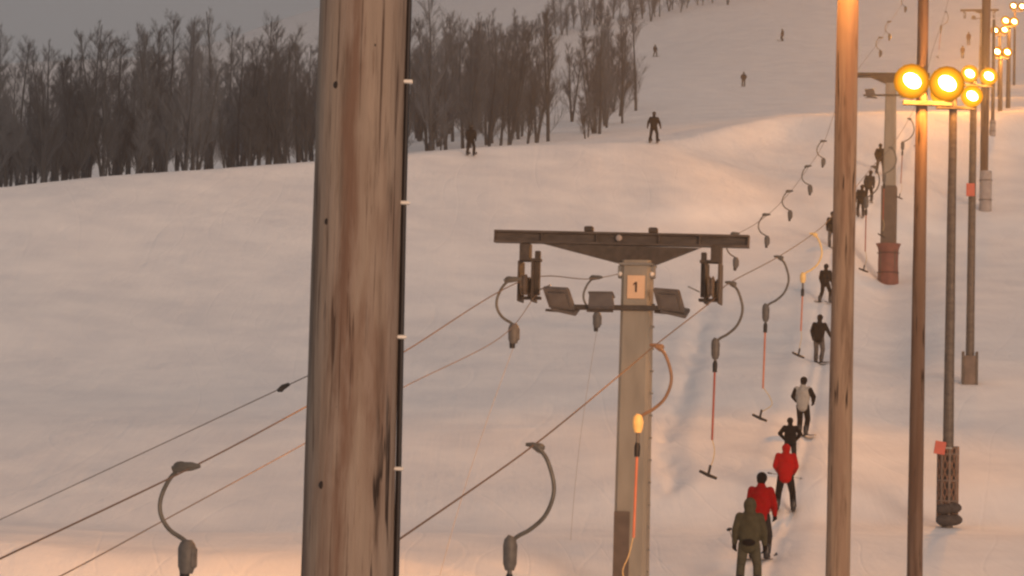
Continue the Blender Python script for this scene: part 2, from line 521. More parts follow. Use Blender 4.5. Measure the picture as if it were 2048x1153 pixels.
def column(u):
    d = np.array([pchip(CX, KD[:, k], CXM_D[k], u) for k in range(KD.shape[1])])
    y = np.array([pchip(CX, KY[:, k], CXM_Y[k], u) for k in range(KD.shape[1])])
    return d, y, pchip_slopes(d, y)

def lump(x, yy):
    """gentle rolls of wind-packed and groomed snow, metres"""
    a = noise.noise(Vector((x * .045, yy * .11, 1.3))) * .26
    b = noise.noise(Vector((x * .22, yy * .30, 7.1))) * .045
    c = noise.noise(Vector((x * .9, yy * .8, 3.3))) * .020
    return a + b + c + trodden(x, yy) + lane(x, yy)
TRACK = [Vector((P(u, 700, d).x, d, 0)) for u, d in ((1420, 118), (1398, 107), (1388, 98), (1368, 89), (1342, 81), (1334, 76), (1352, 72.5), (1338, 70.5), (1300, 71))]
TRACK = [Vector((p.x, p.y, 0)) for p in spline(TRACK, 5)]
TRA = np.array([[p.x, p.y] for p in TRACK])
def trodden(x, yy):
    """a trodden, churned trail in the snow"""
    if yy < 66 or yy > 121 or x < 3 or x > 11: return 0.0
    q = np.array((x, yy)) - TRA[:-1]
    e = TRA[1:] - TRA[:-1]
    t = np.clip((q * e).sum(1) / (e * e).sum(1), 0, 1)
    dd = np.sqrt(((q - e * t[:, None]) ** 2).sum(1)).min()
    wv = noise.noise(Vector((x * 2.1, yy * 1.3, 4.4)))
    return -(.12 + .12 * wv) * math.exp(-(dd / .32) ** 2) + .035 * math.exp(-((dd - .75) / .3) ** 2)
LANE = np.array([(46, 4.15), (52, 4.95), (68, 7.1), (77, 8.5), (94, 10.9), (115, 13.6), (131, 16.1), (149, 20.8), (170, 26)])
def lane(x, yy):
    """worn double rut where the riders are towed up"""
    if yy < 40 or yy > 165: return 0.0
    o = x - np.interp(yy, LANE[:, 0], LANE[:, 1])
    if abs(o) > 2.2: return 0.0
    wv = noise.noise(Vector((x * 1.7, yy * .9, 9.4)))
    return -(.07 + .03 * wv) * (math.exp(-((o - .2) / .16) ** 2) + math.exp(-((o + .2) / .16) ** 2)) + .06 * math.exp(-((abs(o) - .85) / .35) ** 2)
_cc = {}
def ground(u, d):
    k = round(u, 2)
    if k not in _cc: _cc[k] = column(u)
    cdn, cyn, cm = _cc[k]
    y = float(pchip(cdn, cyn, cm, d))
    p = P(u, y, d)
    fade = min(1.0, max(0.0, (d - 20) / 25))
    p.z += lump(p.x, p.y) * fade
    return p
def solve(u, y, lo=40, hi=170):
    """nearest distance at which the ground shows at (u, y)"""
    d = lo
    while d < hi:
        if proj(ground(u, d))[1] <= y: return d
        d += .1
    return hi

us = np.concatenate([np.linspace(-1800, -200, 26)[:-1], np.linspace(-200, 1200, 121)[:-1], np.linspace(1200, 1850, 161)[:-1], np.linspace(1850, 2250, 41), np.linspace(2250, 3900, 26)[1:]])
ds = np.concatenate([np.linspace(4, 40, 16)[:-1], np.linspace(40, 180, 281)[:-1], np.linspace(180, 320, 71)[:-1], np.linspace(320, 1000, 60)])
gv, gf = [], []
for u in us:
    cdn, cyn, cm = column(u)
    ys = pchip(cdn, cyn, cm, ds)
    for d, y in zip(ds, ys):
        p = P(u, y, d)
        p.z += lump(p.x, p.y) * min(1.0, max(0.0, (d - 20) / 25))
        gv.append(p)
nd = len(ds)
for i in range(len(us) - 1):
    for j in range(nd - 1):
        gf.append((i * nd + j, (i + 1) * nd + j, (i + 1) * nd + j + 1, i * nd + j + 1))
g = MB().add(gv, gf)
tag(g.build('snow_ground', M['snow']), kind='structure')

# ---------------------------------------------------------------- bare birches
def birch(seed, H, stems):
    rnd = random.Random(seed)
    tr, cr = MB(), MB()
    def twig(p, dirv, L, r, depth):
        n = 3
        pts = [p]
        v = dirv.copy()
        for k in range(n):
            v = (v + Vector((rnd.uniform(-.22, .22), rnd.uniform(-.22, .22), rnd.uniform(.0, .16)))).normalized()
            pts.append(pts[-1] + v * (L / n))
        cr.tube(pts, [r * (1 - .75 * i / n) for i in range(n + 1)], 3, False)
        if depth > 0:
            m = {2: 11, 1: 6}[depth]
            for q in range(m):
                t = rnd.uniform(.2, 1.0)
                i = min(int(t * n), n - 1)
                bp = pts[i].lerp(pts[i + 1], t * n - i)
                s = (v + Vector((rnd.uniform(-1, 1), rnd.uniform(-1, 1), rnd.uniform(-.15, .7))) * .75).normalized()
                twig(bp, s, L * rnd.uniform(.35, .6), max(r * .5, .0048), depth - 1)
    for s in range(stems):
        h = H * rnd.uniform(.78, 1.0) if s else H
        a = rnd.uniform(0, 6.28); tilt = rnd.uniform(.02, .10) if stems == 1 else rnd.uniform(.08, .2)
        dx, dy = math.cos(a) * tilt, math.sin(a) * tilt
        pts = []
        n = 9
        ph = rnd.uniform(0, 6)
        for k in range(n + 1):
            t = k / n
            pts.append(Vector((dx * h * t + .12 * math.sin(ph + t * 5) * t, dy * h * t + .12 * math.cos(ph + t * 4) * t, h * t - .25)))
        r0 = .055 + .008 * H * rnd.uniform(.7, 1)
        tr.tube(pts, [r0 * (1 - .9 * (k / n) ** .9) + .006 for k in range(n + 1)], 6)
        nb = int(42 * h / 8)
        for b in range(nb):
            t = .04 + .94 * rnd.random() ** .85
            i = min(int(t * n), n - 1)
            bp = pts[i].lerp(pts[i + 1], t * n - i)
            an = rnd.uniform(0, 6.28)
            out = rnd.uniform(.35, 1.0)
            L = (1.02 - t) * h * rnd.uniform(.11, .24) + rnd.uniform(.35, .65)
            twig(bp, Vector((math.cos(an) * out, math.sin(an) * out, 1)).normalized(), L, .007 + .013 * (1 - t), 2)
    root = thing('birch_tree', '', 'tree')
    tr.build('trunk', M['bark'], root)
    cr.build('crown', M['twig'], root, smooth=False)
    return root

PROTO = [birch(100 + i, h, s) for i, (h, s) in enumerate([(8.2, 1), (7.2, 2), (8.8, 1), (6.4, 3), (7.8, 2), (9.2, 1), (6.9, 1), (7.5, 3), (5.2, 2), (8.4, 2)])]
_used = set()
def plant(k, p, rz, sc, label, group):
    if k in _used:
        t = copy_tree(PROTO[k])
    else:
        t = PROTO[k]; _used.add(k)
    t.location = p; t.rotation_euler = (0, 0, rz); t.scale = (sc, sc, sc)
    tag(t, label, 'tree', group)
    return t

rnd = random.Random(5)
WOOD = 'bare trees of the wood beyond the near snow crest'
WL = 'bare dark birch standing in the dense wood beyond the snow crest'
placed = []
def free(p, r):
    for q in placed:
        if (q - p).xy.length < r: return False
    placed.append(p.copy()); return True
n = 0
tries = 0
while n < 184 and tries < 9000:
    tries += 1
    u = rnd.uniform(-90, 1250)
    # front edge of the wood: just past the crest on the left, drawing back uphill on the right
    front = np.interp(u, [0, 600, 900, 1060, 1200, 1280], [129, 141, 150, 163, 176, 222])
    depth = np.interp(u, [0, 700, 1000, 1280], [75, 80, 85, 50])
    d = front + depth * rnd.random() ** 1.25
    if rnd.random() > d / 235: continue
    if u > 1040 and rnd.random() < .45: continue
    p = ground(u, d)
    if not free(p, 1.25): continue
    sc = rnd.uniform(.82, 1.08) * np.interp(u, [0, 300, 700, 1280], [.93, 1.0, 1.06, 1.0])
    plant(rnd.choice([0, 1, 2, 3, 4, 5, 6, 7, 9, 0, 2, 4]), p, rnd.uniform(0, 6.28), sc, WL, WOOD)
    n += 1
# small ones at the foot of the wood
for k in range(44):
    u = rnd.uniform(-60, 1180)
    front = np.interp(u, [0, 600, 900, 1060, 1200, 1280], [128, 140, 148, 161, 174, 220])
    p = ground(u, front + rnd.uniform(0, 8))
    if free(p, .9):
        plant(8, p, rnd.uniform(0, 6.28), rnd.uniform(.4, .85), 'low bare birch sapling at the foot of the dense wood', 'saplings at the foot of the wood')
# the loose edge of the wood on the right, each tree by itself
EDGE = [(1272, 222, 5, 1.05, 'rightmost bare birch of the wood, single thin trunk on the open slope'),
        (1246, 216, 2, 1.02, 'thin bare birch next to the rightmost tree of the wood'),
        (1222, 216, 0, 1.05, 'slim leaning birch third in from the right edge of the wood'),
        (1196, 215, 6, 1.1, 'narrow bare birch fourth in from the right edge of the wood'),
        (1187, 268, 4, .8, 'forked birch with low twigs just right of the dense wood')]
for u, y, k, sc, lab in EDGE:
    d = 150
    while proj(ground(u, d))[1] > y and d < 330: d += .5
    plant(k, ground(u, d), rnd.uniform(0, 6.28), sc, lab, 'loose birches at the right edge of the wood')
# the far tree line above the upper slope
for k in range(58):
    u = 830 + 760 * (k + rnd.uniform(-.4, .4)) / 57
    d = np.interp(u, [830, 1000, 1300, 1600], [400, 415, 428, 440]) + rnd.uniform(0, 16)
    kk = rnd.choice([8, 8, 8, 1, 3, 4, 6, 9])
    plant(kk, ground(u, d), rnd.uniform(0, 6.28), rnd.uniform(.8, 1.15) * (.9 if kk == 8 else 1),
          'hazy grey birch in the far tree line above the upper slope', 'trees of the far tree line')

# ---------------------------------------------------------------- poles
def pole_mb(h, r0, r1, seed, n=20, seg=24):
    mb = MB()
    vs, fs = [], []
    for i in range(seg + 1):
        t = i / seg
        for k in range(n):
            a = 2 * math.pi * k / n
            q = noise.noise(Vector((math.cos(a) * .8 + seed, math.sin(a) * .8, t * h * .55)))
            q2 = noise.noise(Vector((math.cos(a) * 2 + seed, math.sin(a) * 2, t * h * 2.1)))
            r = (r0 + (r1 - r0) * t) * (1 + .05 * q + .018 * q2)
            vs.append((r * math.cos(a), r * math.sin(a), t * h))
    for i in range(seg):
        for k in range(n):
            l = (k + 1) % n
            fs.append((i * n + k, i * n + l, i * n + n + l, i * n + n + k))
    fs.append(tuple(reversed(range(n)))); fs.append(tuple(range(seg * n, seg * n + n)))
    return mb.add(vs, fs)

# big wooden pole in front
dB = 8.5
pb, pt = P(697, 1153, dB), P(726, 0, dB)
zg = ground(690, dB).z
big = thing('wooden_pole', 'thick weathered wooden pole in the foreground with a black cable down its side', 'pole', (pb.x * .5 + pt.x * .5, dB, zg))
slope_r = (.5 * 187 / F * dB, .5 * 174 / F * dB)
hb = pt.z - zg
h_bot = pb.z - zg
k = (slope_r[1] - slope_r[0]) / (hb - h_bot)
H = hb + 2.6
pole_mb(H, slope_r[0] - k * h_bot, slope_r[1] + k * 2.6, 2.2, 40, 90).build('pole', M['wood'], big)
def rad_at(z): return slope_r[0] + k * (z - h_bot)
def xoff(z): return 0.0
# cable down the right side with pale clips
cb = MB()
za = np.linspace(.15, H - .3, 30)
ang = R(-4)
cpts = [((rad_at(z) + .006) * math.cos(ang) + .004 * noise.noise(Vector((z * .8, 0, 5))), (rad_at(z) + .006) * math.sin(ang), z) for z in za]
cb.tube(cpts, .0095, 8)
cable = cb.build('cable', M['cable'], big)
for y in (-110, 165, 407, 675, 938, 1195):
    z = P(800, y, dB).z - zg
    MB().box(((rad_at(z) + .006) * math.cos(ang) + .002, (rad_at(z)) * math.sin(ang) - .004, z), (.031, .03, .013), None, .003).build('clip', M['clip'], cable)
# knots: dark sockets in the wood
for u, y, r in ((678, 181, .013), (660, 450, .012), (681, 817, .010), (650, 970, .014), (752, 104, .009), (727, 412, .008)):
    q = P(u, y, dB)
    z = q.z - zg
    lx = q.x - big.location.x
    rr = rad_at(z)
    a = -math.sqrt(max(rr * rr - lx * lx, 0))
    m = MB().ball((0, 0, 0), r, 10, (.8, .35, 1.0))
    m.build('knot', M['knot'], big, (lx, a * .985, z))

def lamp_head(parent, c, aim, s, lit=True, near=300, beam=900, face=(-.22, -1, -.28), cone=120):
    """floodlight: casing with a bowl, the reflector with a painted halo and the lens"""
    q = Vector(face).normalized().to_track_quat('-Y', 'Z').to_matrix()
    hd = MB()
    hd.box((0, .13 * s, 0), (.30 * s, .14 * s, .26 * s), None, .03 * s)
    n = 16
    vs, fs = [], []
    for r, y in ((.14, .10), (.300, -.04), (.305, -.055), (.300, -.055), (.29, -.045), (.12, .06)):
        for k2 in range(n):
            a = 2 * math.pi * k2 / n
            vs.append((r * s * math.cos(a), y * s, r * s * math.sin(a)))
    for i in range(5):
        for k2 in range(n):
            l = (k2 + 1) % n
            fs.append((i * n + k2, i * n + l, i * n + n + l, i * n + n + k2))
    hd.add(vs, fs)
    hd.tube([(0, .15 * s, -.12 * s), (0, .15 * s, -.34 * s)], .02 * s, 6)
    h = hd.build('lamp_head', M['flood'], parent, c)
    h.rotation_euler = q.to_euler()
    if lit:
        rf = MB()
        vs = [(0, .055 * s, 0)]
        for r, y in ((.12, .05), (.312, -.062)):
            vs += [(r * s * math.cos(2 * math.pi * k2 / n), y * s, r * s * math.sin(2 * math.pi * k2 / n)) for k2 in range(n)]
        fs = [(0, 1 + k2, 1 + (k2 + 1) % n) for k2 in range(n)] + [(1 + k2, 1 + (k2 + 1) % n, n + 1 + (k2 + 1) % n, n + 1 + k2) for k2 in range(n)]
        rf.add(vs, fs)
        rf.build('reflector', M['reflector'], h)
        ln = MB().ball((.01 * s, -.05 * s, .01 * s), .138 * s, 14, (1.18, .5, .88), Matrix.Rotation(R(35), 3, 'Y'))
        ln.build('lens', M['lens'], h)
        for kind, pw in (('POINT', near), ('SPOT', beam)):
            li = bpy.data.lights.new('lamp_light', kind)
            li.energy = pw
            li.color = SODIUM
            li.shadow_soft_size = .14 * s
            if kind == 'SPOT':
                li.spot_size = R(cone); li.spot_blend = 1.0
            lo = bpy.data.objects.new('lamp_light', li)
            COL.objects.link(lo)
            if kind == 'POINT':
                lo.parent = h
                lo.location = (0, -.20 * s, 0)
            else:
                lo.parent = parent
                lo.location = Vector(c) + Vector(face).normalized() * .24 * s + Vector((0, 0, -.34 * s if aim[1] > 0 else 0))
                lo.rotation_euler = Vector(aim).to_track_quat('-Z', 'Y').to_euler()
    return h

def lamp_post(base, top_y, r0, r1, wood, label, lamps=(), lamp_s=1.0, seed=0, name='lamp_post', group='floodlight poles up the slope', cat='lamp post', near=260, beam=900, aim=(-.45, -1, -.40), cone=120):
    """base: ground point; top_y: photo row of the top; lamps: photo (u, y) of heads at the same depth"""
    d = base.y
    u0, _ = proj(base)
    top = P(u0 + 20, top_y, d).z
    h = top - base.z
    t = thing(name, label, cat, base, 0, group)
    pole_mb(h + .3, r0, r1, seed, 16, 30).build('pole', M[wood], t, (0, 0, -.3))
    if lamps:
        lz = np.mean([P(u, y, d).z for u, y in lamps]) - base.z
        xs = [P(u, y, d).x - base.x for u, y in lamps]
        x0, x1 = min(xs + [-.25]) - .12, max(xs + [.25]) + .12
        rl = r1 + .02
        MB().box(((x0 + x1) / 2, -rl - .03, lz - .36 * lamp_s), (x1 - x0, .08, .09), None, .01).build('crossarm', M['dark_steel'], t)
        for (u, y), x in zip(lamps, xs):
            z = P(u, y, d).z - base.z
            lamp_head(t, (x, -rl - .10, z), Vector(aim), lamp_s, True, near, beam, cone=cone)
    return t

def at_base(u, y, lo=40, hi=172):
    return ground(u, solve(u, y, lo, hi))

# pole A: broad wooden pole, runs out of the frame at top and bottom; its lamps are just above the frame
A = ground(1668, 31)
pxm = F / 31
lamp_post(A, -330, 25.5 / pxm, 21.0 / pxm, 'wood_b', 'broad wooden lamp pole right of the queue of skiers, top lit orange', [(1640, -190), (1765, -190)], .9, 4.0, near=560, beam=9000, aim=(-.75, 1, -.50), cone=64)
B = ground(1828, 48)
pxm = F / 48
lamp_post(B, -60, 16.5 / pxm, 10.5 / pxm, 'wood_c', 'dark wooden pole carrying the two largest glaring orange floodlights', [(1820, 166), (1890, 171)], 1.05, 9.0, near=480, beam=450, aim=(-.9, -.6, -.15))
C = at_base(1894, 1056)
pxm = F / C.y
tC = lamp_post(C, 196, 11.5 / pxm, 8.0 / pxm, 'brown_steel', 'lamp post standing in a netted guard with a small red board', [(1880, 190), (1941, 195)], .9, 12.0, near=160, beam=500, aim=(-.8, -1, -.12))
D = at_base(1939, 768)
pxm = F / D.y
tD = lamp_post(D, 145, 9 / pxm, 6.5 / pxm, 'brown_steel', 'thin lamp post standing in a square buff guard box', [(1937, 150), (1975, 155)], 1.0, 15.0, near=220, beam=4800, aim=(-.6, -1, -.10))
E = at_base(1967, 422)
pxm = F / E.y
tE = lamp_post(E, -120, 8 / pxm, 9.0 / pxm, 'wood_c', 'dark wooden pole with a tall pale grey pad around its foot', [(1964, -75), (1998, -75)], 1.0, 18.0, 'wooden_pole', None, 'pole', near=160, beam=5000, aim=(-.9, -.8, -.10))  # the lamp pair above the frame is added to warm the mid slope
Fp = at_base(1985, 272)
pxm = F / Fp.y
tF = lamp_post(Fp, 40, 4 / pxm, 3 / pxm, 'brown_steel', 'short dark post with a small pad at its foot beside a dark pole', [], 1.0, 21.0, 'post', None, 'post')
def at_dist(u, d): return ground(u, d)
G = at_dist(2000, 176)
lamp_post(G, 100, .16, .13, 'brown_steel', 'far lamp post on the crest, lower pair of distant orange lamps', [(1993, 105), (2013, 106)], 1.15, 24.0, near=500, beam=5200, aim=(-1, -.7, -.08))
G2 = at_dist(2016, 186)
lamp_post(G2, 38, .17, .13, 'brown_steel', 'far lamp post on the crest, rightmost post with its lamps set high', [(2010, 43), (2027, 45)], 1.1, 27.0, near=500, beam=5200, aim=(-1, -.5, -.08))
G3 = at_dist(1998, 235)
lamp_post(G3, 58, .16, .13, 'brown_steel', 'distant lamp post beyond the crest, small middle pair of lamps', [(1989, 62), (2008, 61)], 1.3, 30.0, near=500, beam=1200)
G4 = at_dist(2028, 290)
lamp_post(G4, 5, .16, .12, 'brown_steel', 'most distant lamp post, its lamps topmost in the row', [(2026, 13), (2043, 14)], 1.5, 33.0, near=500, beam=1200)

# foot guards, signs on the posts
def tube_pad(base, h, r, m, name, label, flare=0.0, n=20, seed=0.0):
    t = thing(name, label, 'pole pad', base, 0, 'padded guards at the feet of poles')
    mb = MB(); vs, fs = [], []
    sg = 10
    for i in range(sg + 1):
        z = h * i / sg - .12
        for k2 in range(n):
            a = 2 * math.pi * k2 / n
            rr = r * (1 + .06 * noise.noise(Vector((math.cos(a) * 1.5 + seed, math.sin(a) * 1.5, z * 1.5)))) + flare * max(0, i / sg - .86) / .14 + .05 * r * (1 - i / sg)
            vs.append((rr * math.cos(a), rr * math.sin(a), z))
    for i in range(sg):
        for k2 in range(n):
            l = (k2 + 1) % n
            fs.append((i * n + k2, i * n + l, i * n + n + l, i * n + n + k2))
    mb.add(vs, fs)
    fs = [tuple(range(sg * n, sg * n + n))]
    mb.add(vs[-n:], [tuple(range(n))])
    mb.build('pad', M[m], t)
    st = MB()
    for zz in (.25, .72):
        st.tube([(r * 1.10 * math.cos(2 * math.pi * k2 / n), r * 1.10 * math.sin(2 * math.pi * k2 / n), h * zz) for k2 in range(n + 1)], .018, 5, False)
    st.build('strap', M['black'], t)
    return t

# C: lattice guard of slats and net, with a dark bag at its foot
px = C.y / F
gC = thing('pole_guard', 'netted wooden slat guard around the foot of the lamp post with red board', 'pole guard', C, 0, 'padded guards at the feet of poles')
hg, rg = 150 * px, 20 * px
for i, a in enumerate(np.linspace(0, 2 * math.pi, 9)[:-1]):
    MB().box((rg * math.cos(a), rg * math.sin(a), hg / 2 + .15), (.05, .05, hg), Matrix.Rotation(a, 3, 'Z'), .008).build('slat', M['pad_buff'], gC)
nm = MB()
for i in range(14):
    a0 = 2 * math.pi * i / 14
    for sg in (1, -1):
        nm.tube([(1.03 * rg * math.cos(a0 + sg * t * 2.4), 1.03 * rg * math.sin(a0 + sg * t * 2.4), .2 + t * hg * .96) for t in np.linspace(0, 1, 12)], .012, 4, False)
nm.build('net', M['net'], gC)
for z in (.35, .62, .97):
    MB().tube([(1.06 * rg * math.cos(a), 1.06 * rg * math.sin(a), hg * z) for a in np.linspace(0, 2 * math.pi, 17)], .022, 5, False).build('hoop', M['pad_buff'], gC)
bgm = MB()
for dx, dy, z, sx in ((-.08, -rg + .02, .18, .25), (.12, -rg + .06, .20, .24), (-.10, -rg + .02, .46, .22), (.10, -rg + .03, .50, .23), (.0, rg, .2, .25)):
    bgm.ball((dx, dy, z), sx, 12, (1, .6, .62))
bgm.build('sandbag', M['sandbag'], gC)
def board(base, u, y, wpx, hpx, label, tilt=0):
    d = base.y - .35
    c = P(u, y, d)
    t = thing('sign_board', label, 'sign', c, 0, 'red boards on the lamp posts')
    s = d / F
    MB().box((0, 0, 0), (wpx * s, .03, hpx * s), Matrix.Rotation(tilt, 3, 'Y'), .006).build('board', M['sign_red'], t)
    MB().box((base.x - c.x - .0, .18, 0), (abs(base.x - c.x) * 0 + .05, .33, .06), None, .005).build('bracket', M['galv'], t)
    MB().box(((base.x - c.x) / 2, .035, 0), (abs(base.x - c.x) + .1, .03, .05), None, .005).build('arm', M['galv'], t)
board(C, 1880, 896, 22, 26, 'small red board fixed above the netted pole guard', .15)
board(D, 1941, 380, 17, 26, 'small red board high on the thin lamp post')
# D: square box guard
px = D.y / F
gD = thing('pole_guard', 'square buff guard box around the foot of the thin lamp post', 'pole guard', D, R(-8), 'padded guards at the feet of poles')
sz, hz = 27 * px, 58 * px
for i, (x, y, rz) in enumerate(((0, -sz / 2, 0), (0, sz / 2, 0), (-sz / 2, 0, R(90)), (sz / 2, 0, R(90)))):
    MB().box((x, y, hz / 2 - .05), (sz - .09, .06, hz), Matrix.Rotation(rz, 3, 'Z'), .01).build('panel', M['pad_buff'], gD)
for x in (-1, 1):
    for y in (-1, 1):
        MB().box((x * sz / 2, y * sz / 2, hz / 2 + .02), (.085, .085, hz + .14), None, .01).build('corner_post', M['brown_steel'], gD)
px = E.y / F
tube_pad(E + Vector((.1, 0, 0)), 84 * px, 12 * px, 'pad_grey', 'pole_pad', 'tall pale grey pad around the foot of a dark wooden pole', 0, 20, 2)
px = Fp.y / F
tube_pad(Fp, 34 * px, 6 * px, 'pad_grey', 'pole_pad', 'small grey pad at the foot of the short far post', 0, 14, 5)

# ---------------------------------------------------------------- the drag lift
DV = Vector((.2017, 1, 0)).normalized()
PV = Vector((DV.y, -DV.x, 0))
YAW = -math.atan2(.2017, 1)
AX0 = Vector((-8.035, 0, 0))           # lift axis at Y = 0
def axis(d): return Vector((AX0.x + .2017 * d, d, 0))
def d_left(u): return 9.9 / (.2017 - (u - 1024) / F)
def d_right(u): return 6.153 / (.2017 - (u - 1024) / F)
PX = 50 / F                            # metres per photo pixel at the first tower

def sheaves(root, x, z0, s):
    """hanging sheave train: hanger plates, rocker frame and wheels"""
    sg = 1 if x > 0 else -1
    MB().box((x, 0, z0 - .16 * s), (.20 * s, .26 * s, .34 * s), None, .012).build('hanger_bracket', M['dark_steel'], root)
    fr = MB()
    for dx in (-.13, .13):
        fr.box((x + dx * s - sg * .05, 0, z0 - .72 * s), (.035 * s, .55 * s, .78 * s), None, .01)
    fr.box((x - sg * .24 * s, .0, z0 - .55 * s), (.10 * s, .12 * s, .85 * s), None, .01)
    fr.box((x - sg * .14 * s, 0, z0 - .30 * s), (.34 * s, .2 * s, .06 * s), None, .01)
    fr.box((x - sg * .12 * s, 0, z0 - 1.03 * s), (.40 * s, .16 * s, .06 * s), None, .01)
    f = fr.build('sheave_frame', M['dark_steel'], root)
    for yy in (-.34, .34):
        wv = MB()
        for a, b, r in ((-.045, -.02, .20), (-.02, .02, .165), (.02, .045, .20)):
            wv.tube([(x + a * s - sg * .05, yy * s, z0 - .80 * s), (x + b * s - sg * .05, yy * s, z0 - .80 * s)], r * s, 18)
        wv.build('sheave_wheel', M['brown_steel'], f)
    MB().tube([(x - sg * .30 * s, -.1, z0 - .88 * s), (x - sg * .52 * s, -.1, z0 - .78 * s)], .014 * s, 5).build('switch_rod', M['galv'], f)
    return f

def flood(root, c, rz, tilt, s, lean=0.0):
    m = MB()
    if tilt > 0:
        pts = [(-.31, .22), (.17, .23), (.20, .20), (.30, -.20), (-.21, -.19)]
        m.prism([(x * s, z * s) for x, z in pts], -.05 * s, .05 * s)
        m.prism([(x * s * .7 + .01, z * s * .7) for x, z in pts], -.09 * s, -.05 * s)
        m.box((.08 * s, .10 * s, -.25 * s), (.52 * s, .34 * s, .075 * s), Matrix.Rotation(R(9), 3, 'Y'), .015)
    else:
        m.prism([(x * s, z * s) for x, z in [(-.27, .15), (.25, .15), (.31, -.17), (-.27, -.17)]], -.07 * s, .07 * s)
        m.box((-.02 * s, .08 * s, .18 * s), (.56 * s, .30 * s, .05 * s), None, .01)
    o = m.build('floodlight', M['flood'], root, c)
    o.rotation_euler = (tilt, lean, rz)
    MB().box((0, -.02 * s, -.26 * s), (.6 * s, .05 * s, .04 * s), None, .006).build('bracket', M['dark_steel'], o)
    return o

def tower(d, base, ztop, label, half, mast_dx, w0, w1, detail=True, beam_tilt=0.0, red=False):
    ax = axis(d)
    root = thing('lift_tower', label, 'lift tower', (ax.x, ax.y, base), YAW, 'towers of the drag lift')
    h = ztop - base
    # mast: square section with chamfered corners, tapering
    mb = MB(); vs, fs = [], []
    ring = [(-1, -.8), (-.8, -1), (.8, -1), (1, -.8), (1, .8), (.8, 1), (-.8, 1), (-1, .8)]
    zs = [-.3, h - .52]
    for z in zs:
        w = w0 + (w1 - w0) * z / h
        vs += [(mast_dx + x * w / 2, y * w / 2, z) for x, y in ring]
    for k2 in range(8):
        fs.append((k2, (k2 + 1) % 8, 8 + (k2 + 1) % 8, 8 + k2))
    fs.append(tuple(range(8, 16)))
    mb.add(vs, fs)
    mast = mb.build('mast', M['mast'], root)
    T = Matrix.Rotation(beam_tilt, 3, 'Y')
    zc = h - .10
    bm_ = MB()
    bm_.box((0, 0, 0), (2 * half, .05, .17))
    bm_.box((0, 0, .10), (2 * half, .24, .04))
    bm_.box((0, 0, -.10), (2 * half, .24, .04))
    for x in (-half + .012, half - .012, -half * .62, half * .62, -.45, .75):
        bm_.box((x, 0, 0), (.022, .22, .17))
    beam = bm_.build('crossbeam', M['beam'], root, (0, 0, zc))
    beam.rotation_euler = (0, beam_tilt, 0)
    # haunch plate under the beam
    zp = zc - .122
    hp = [(mast_dx - 1.85, zp + .02), (mast_dx + 1.15, zp - .045), (mast_dx + .36, zp - .36), (mast_dx - .40, zp - .34)]
    if not detail: hp = [(mast_dx - 1.0, zp), (mast_dx + 1.0, zp), (mast_dx + .3, zp - .3), (mast_dx - .3, zp - .3)]
    MB().prism(hp, -.10, .10).build('haunch', M['dark_steel'], root)
    if detail:
        MB().box((mast_dx, 0, zp - .375), (w1 * 1.18, w1 * 1.2, .05), None, .006).build('head_plate', M['galv'], root)
        MB().box((mast_dx, 0, zp - .345), (w1 * .95, w1 * .9, .035)).build('shim', M['dark_steel'], root)
        for sx in (-1, 1):
            lg = MB().box((mast_dx + sx * (w1 * .56), -.12, zp - .52), (.10, .16, .24), None, .012)
            lg.build('lug', M['galv'], root)
            MB().ball((mast_dx + sx * (w1 * .56), -.215, zp - .56), .045, 10).build('bolt', M['clip'], root)
        for x in (-.62, .62):
            MB().box((x + .0, 0, zc + .12 + .055 - x * math.tan(beam_tilt)), (.17, .17, .11), None, .02).build('cable_clamp', M['dark_steel'], root)
        MB().ball((-.02, -.13, zc + .01), .062, 14, (1, .5, 1)).build('pivot_bolt', M['pad_grey'], root)
        # number plate on the mast with its figure 1
        zq = ztop - base - (592 - 483) * PX
        pl = MB().box((mast_dx + .015, -(w1 / 2) - .022, zq), (.335, .016, .44), None, .004).build('number_plate', M['plate'], root)
        d1 = [(-.012, .095), (-.05, .062), (-.05, .03), (-.013, .055), (-.013, -.095), (.022, -.095), (.022, .095)]
        MB().prism([(x, z) for x, z in d1], -.006, .004).build('numeral', M['ink'], pl, (mast_dx + .015, -(w1 / 2) - .032, zq), smooth=False)
        # floodlights on an arm through the mast
        zf = ztop - base - (634 - 483) * PX
        MB().box((mast_dx - .42, -w1 * .5 - .045, zf), (1.95, .08, .10), None, .012).build('light_arm', M['dark_steel'], root)
        flood(root, (mast_dx - 1.42, -w1 * .5 - .17, zf + .15), R(-8), R(30), .98, R(4))
        flood(root, (mast_dx - .62, -w1 * .5 - .17, zf + .12), R(-2), R(-20), .85)
        flood(root, (mast_dx + .68, -w1 * .5 - .17, zf + .14), R(-6), R(28), .98, R(5))
        # climbing pegs up the right side
        for k2 in range(13):
            z = h - 1.35 - k2 * .42
            MB().box((mast_dx + w0 * .5 + .005, -.05, z), (.06, .03, .04), None, .004).build('climbing_peg', M['galv'], root)
        # dark sheet on the lower part of the mast
        wl = w0
        MB().box((mast_dx - wl * .235, -wl / 2 - .012, .95), (wl * .47, .024, 1.5), None, .004).build('dark_sheet', M['mast_dark'], root)
    else:
        MB().box((mast_dx, 0, h * .23), (w0 * 1.03, w0 * 1.03, h * .46), None, .03).build('sleeve', M['mast_dark'], root)
        MB().box((mast_dx - .2, -w1 * .5 - .05, h - 1.15), (2.3, .08, .09), None, .012).build('light_arm', M['dark_steel'], root)
        flood(root, (mast_dx - 1.0, -w1 * .5 - .17, h - 1.05), R(-10), R(10), .9)
        flood(root, (mast_dx + .7, -w1 * .5 - .17, h - 1.05), R(10), R(10), .9)
    sheaves(root, -1.84, zc - .12, 1.0 if detail else .8)
    sheaves(root, 1.84, zc - .12, 1.0 if detail else .8)
    return root

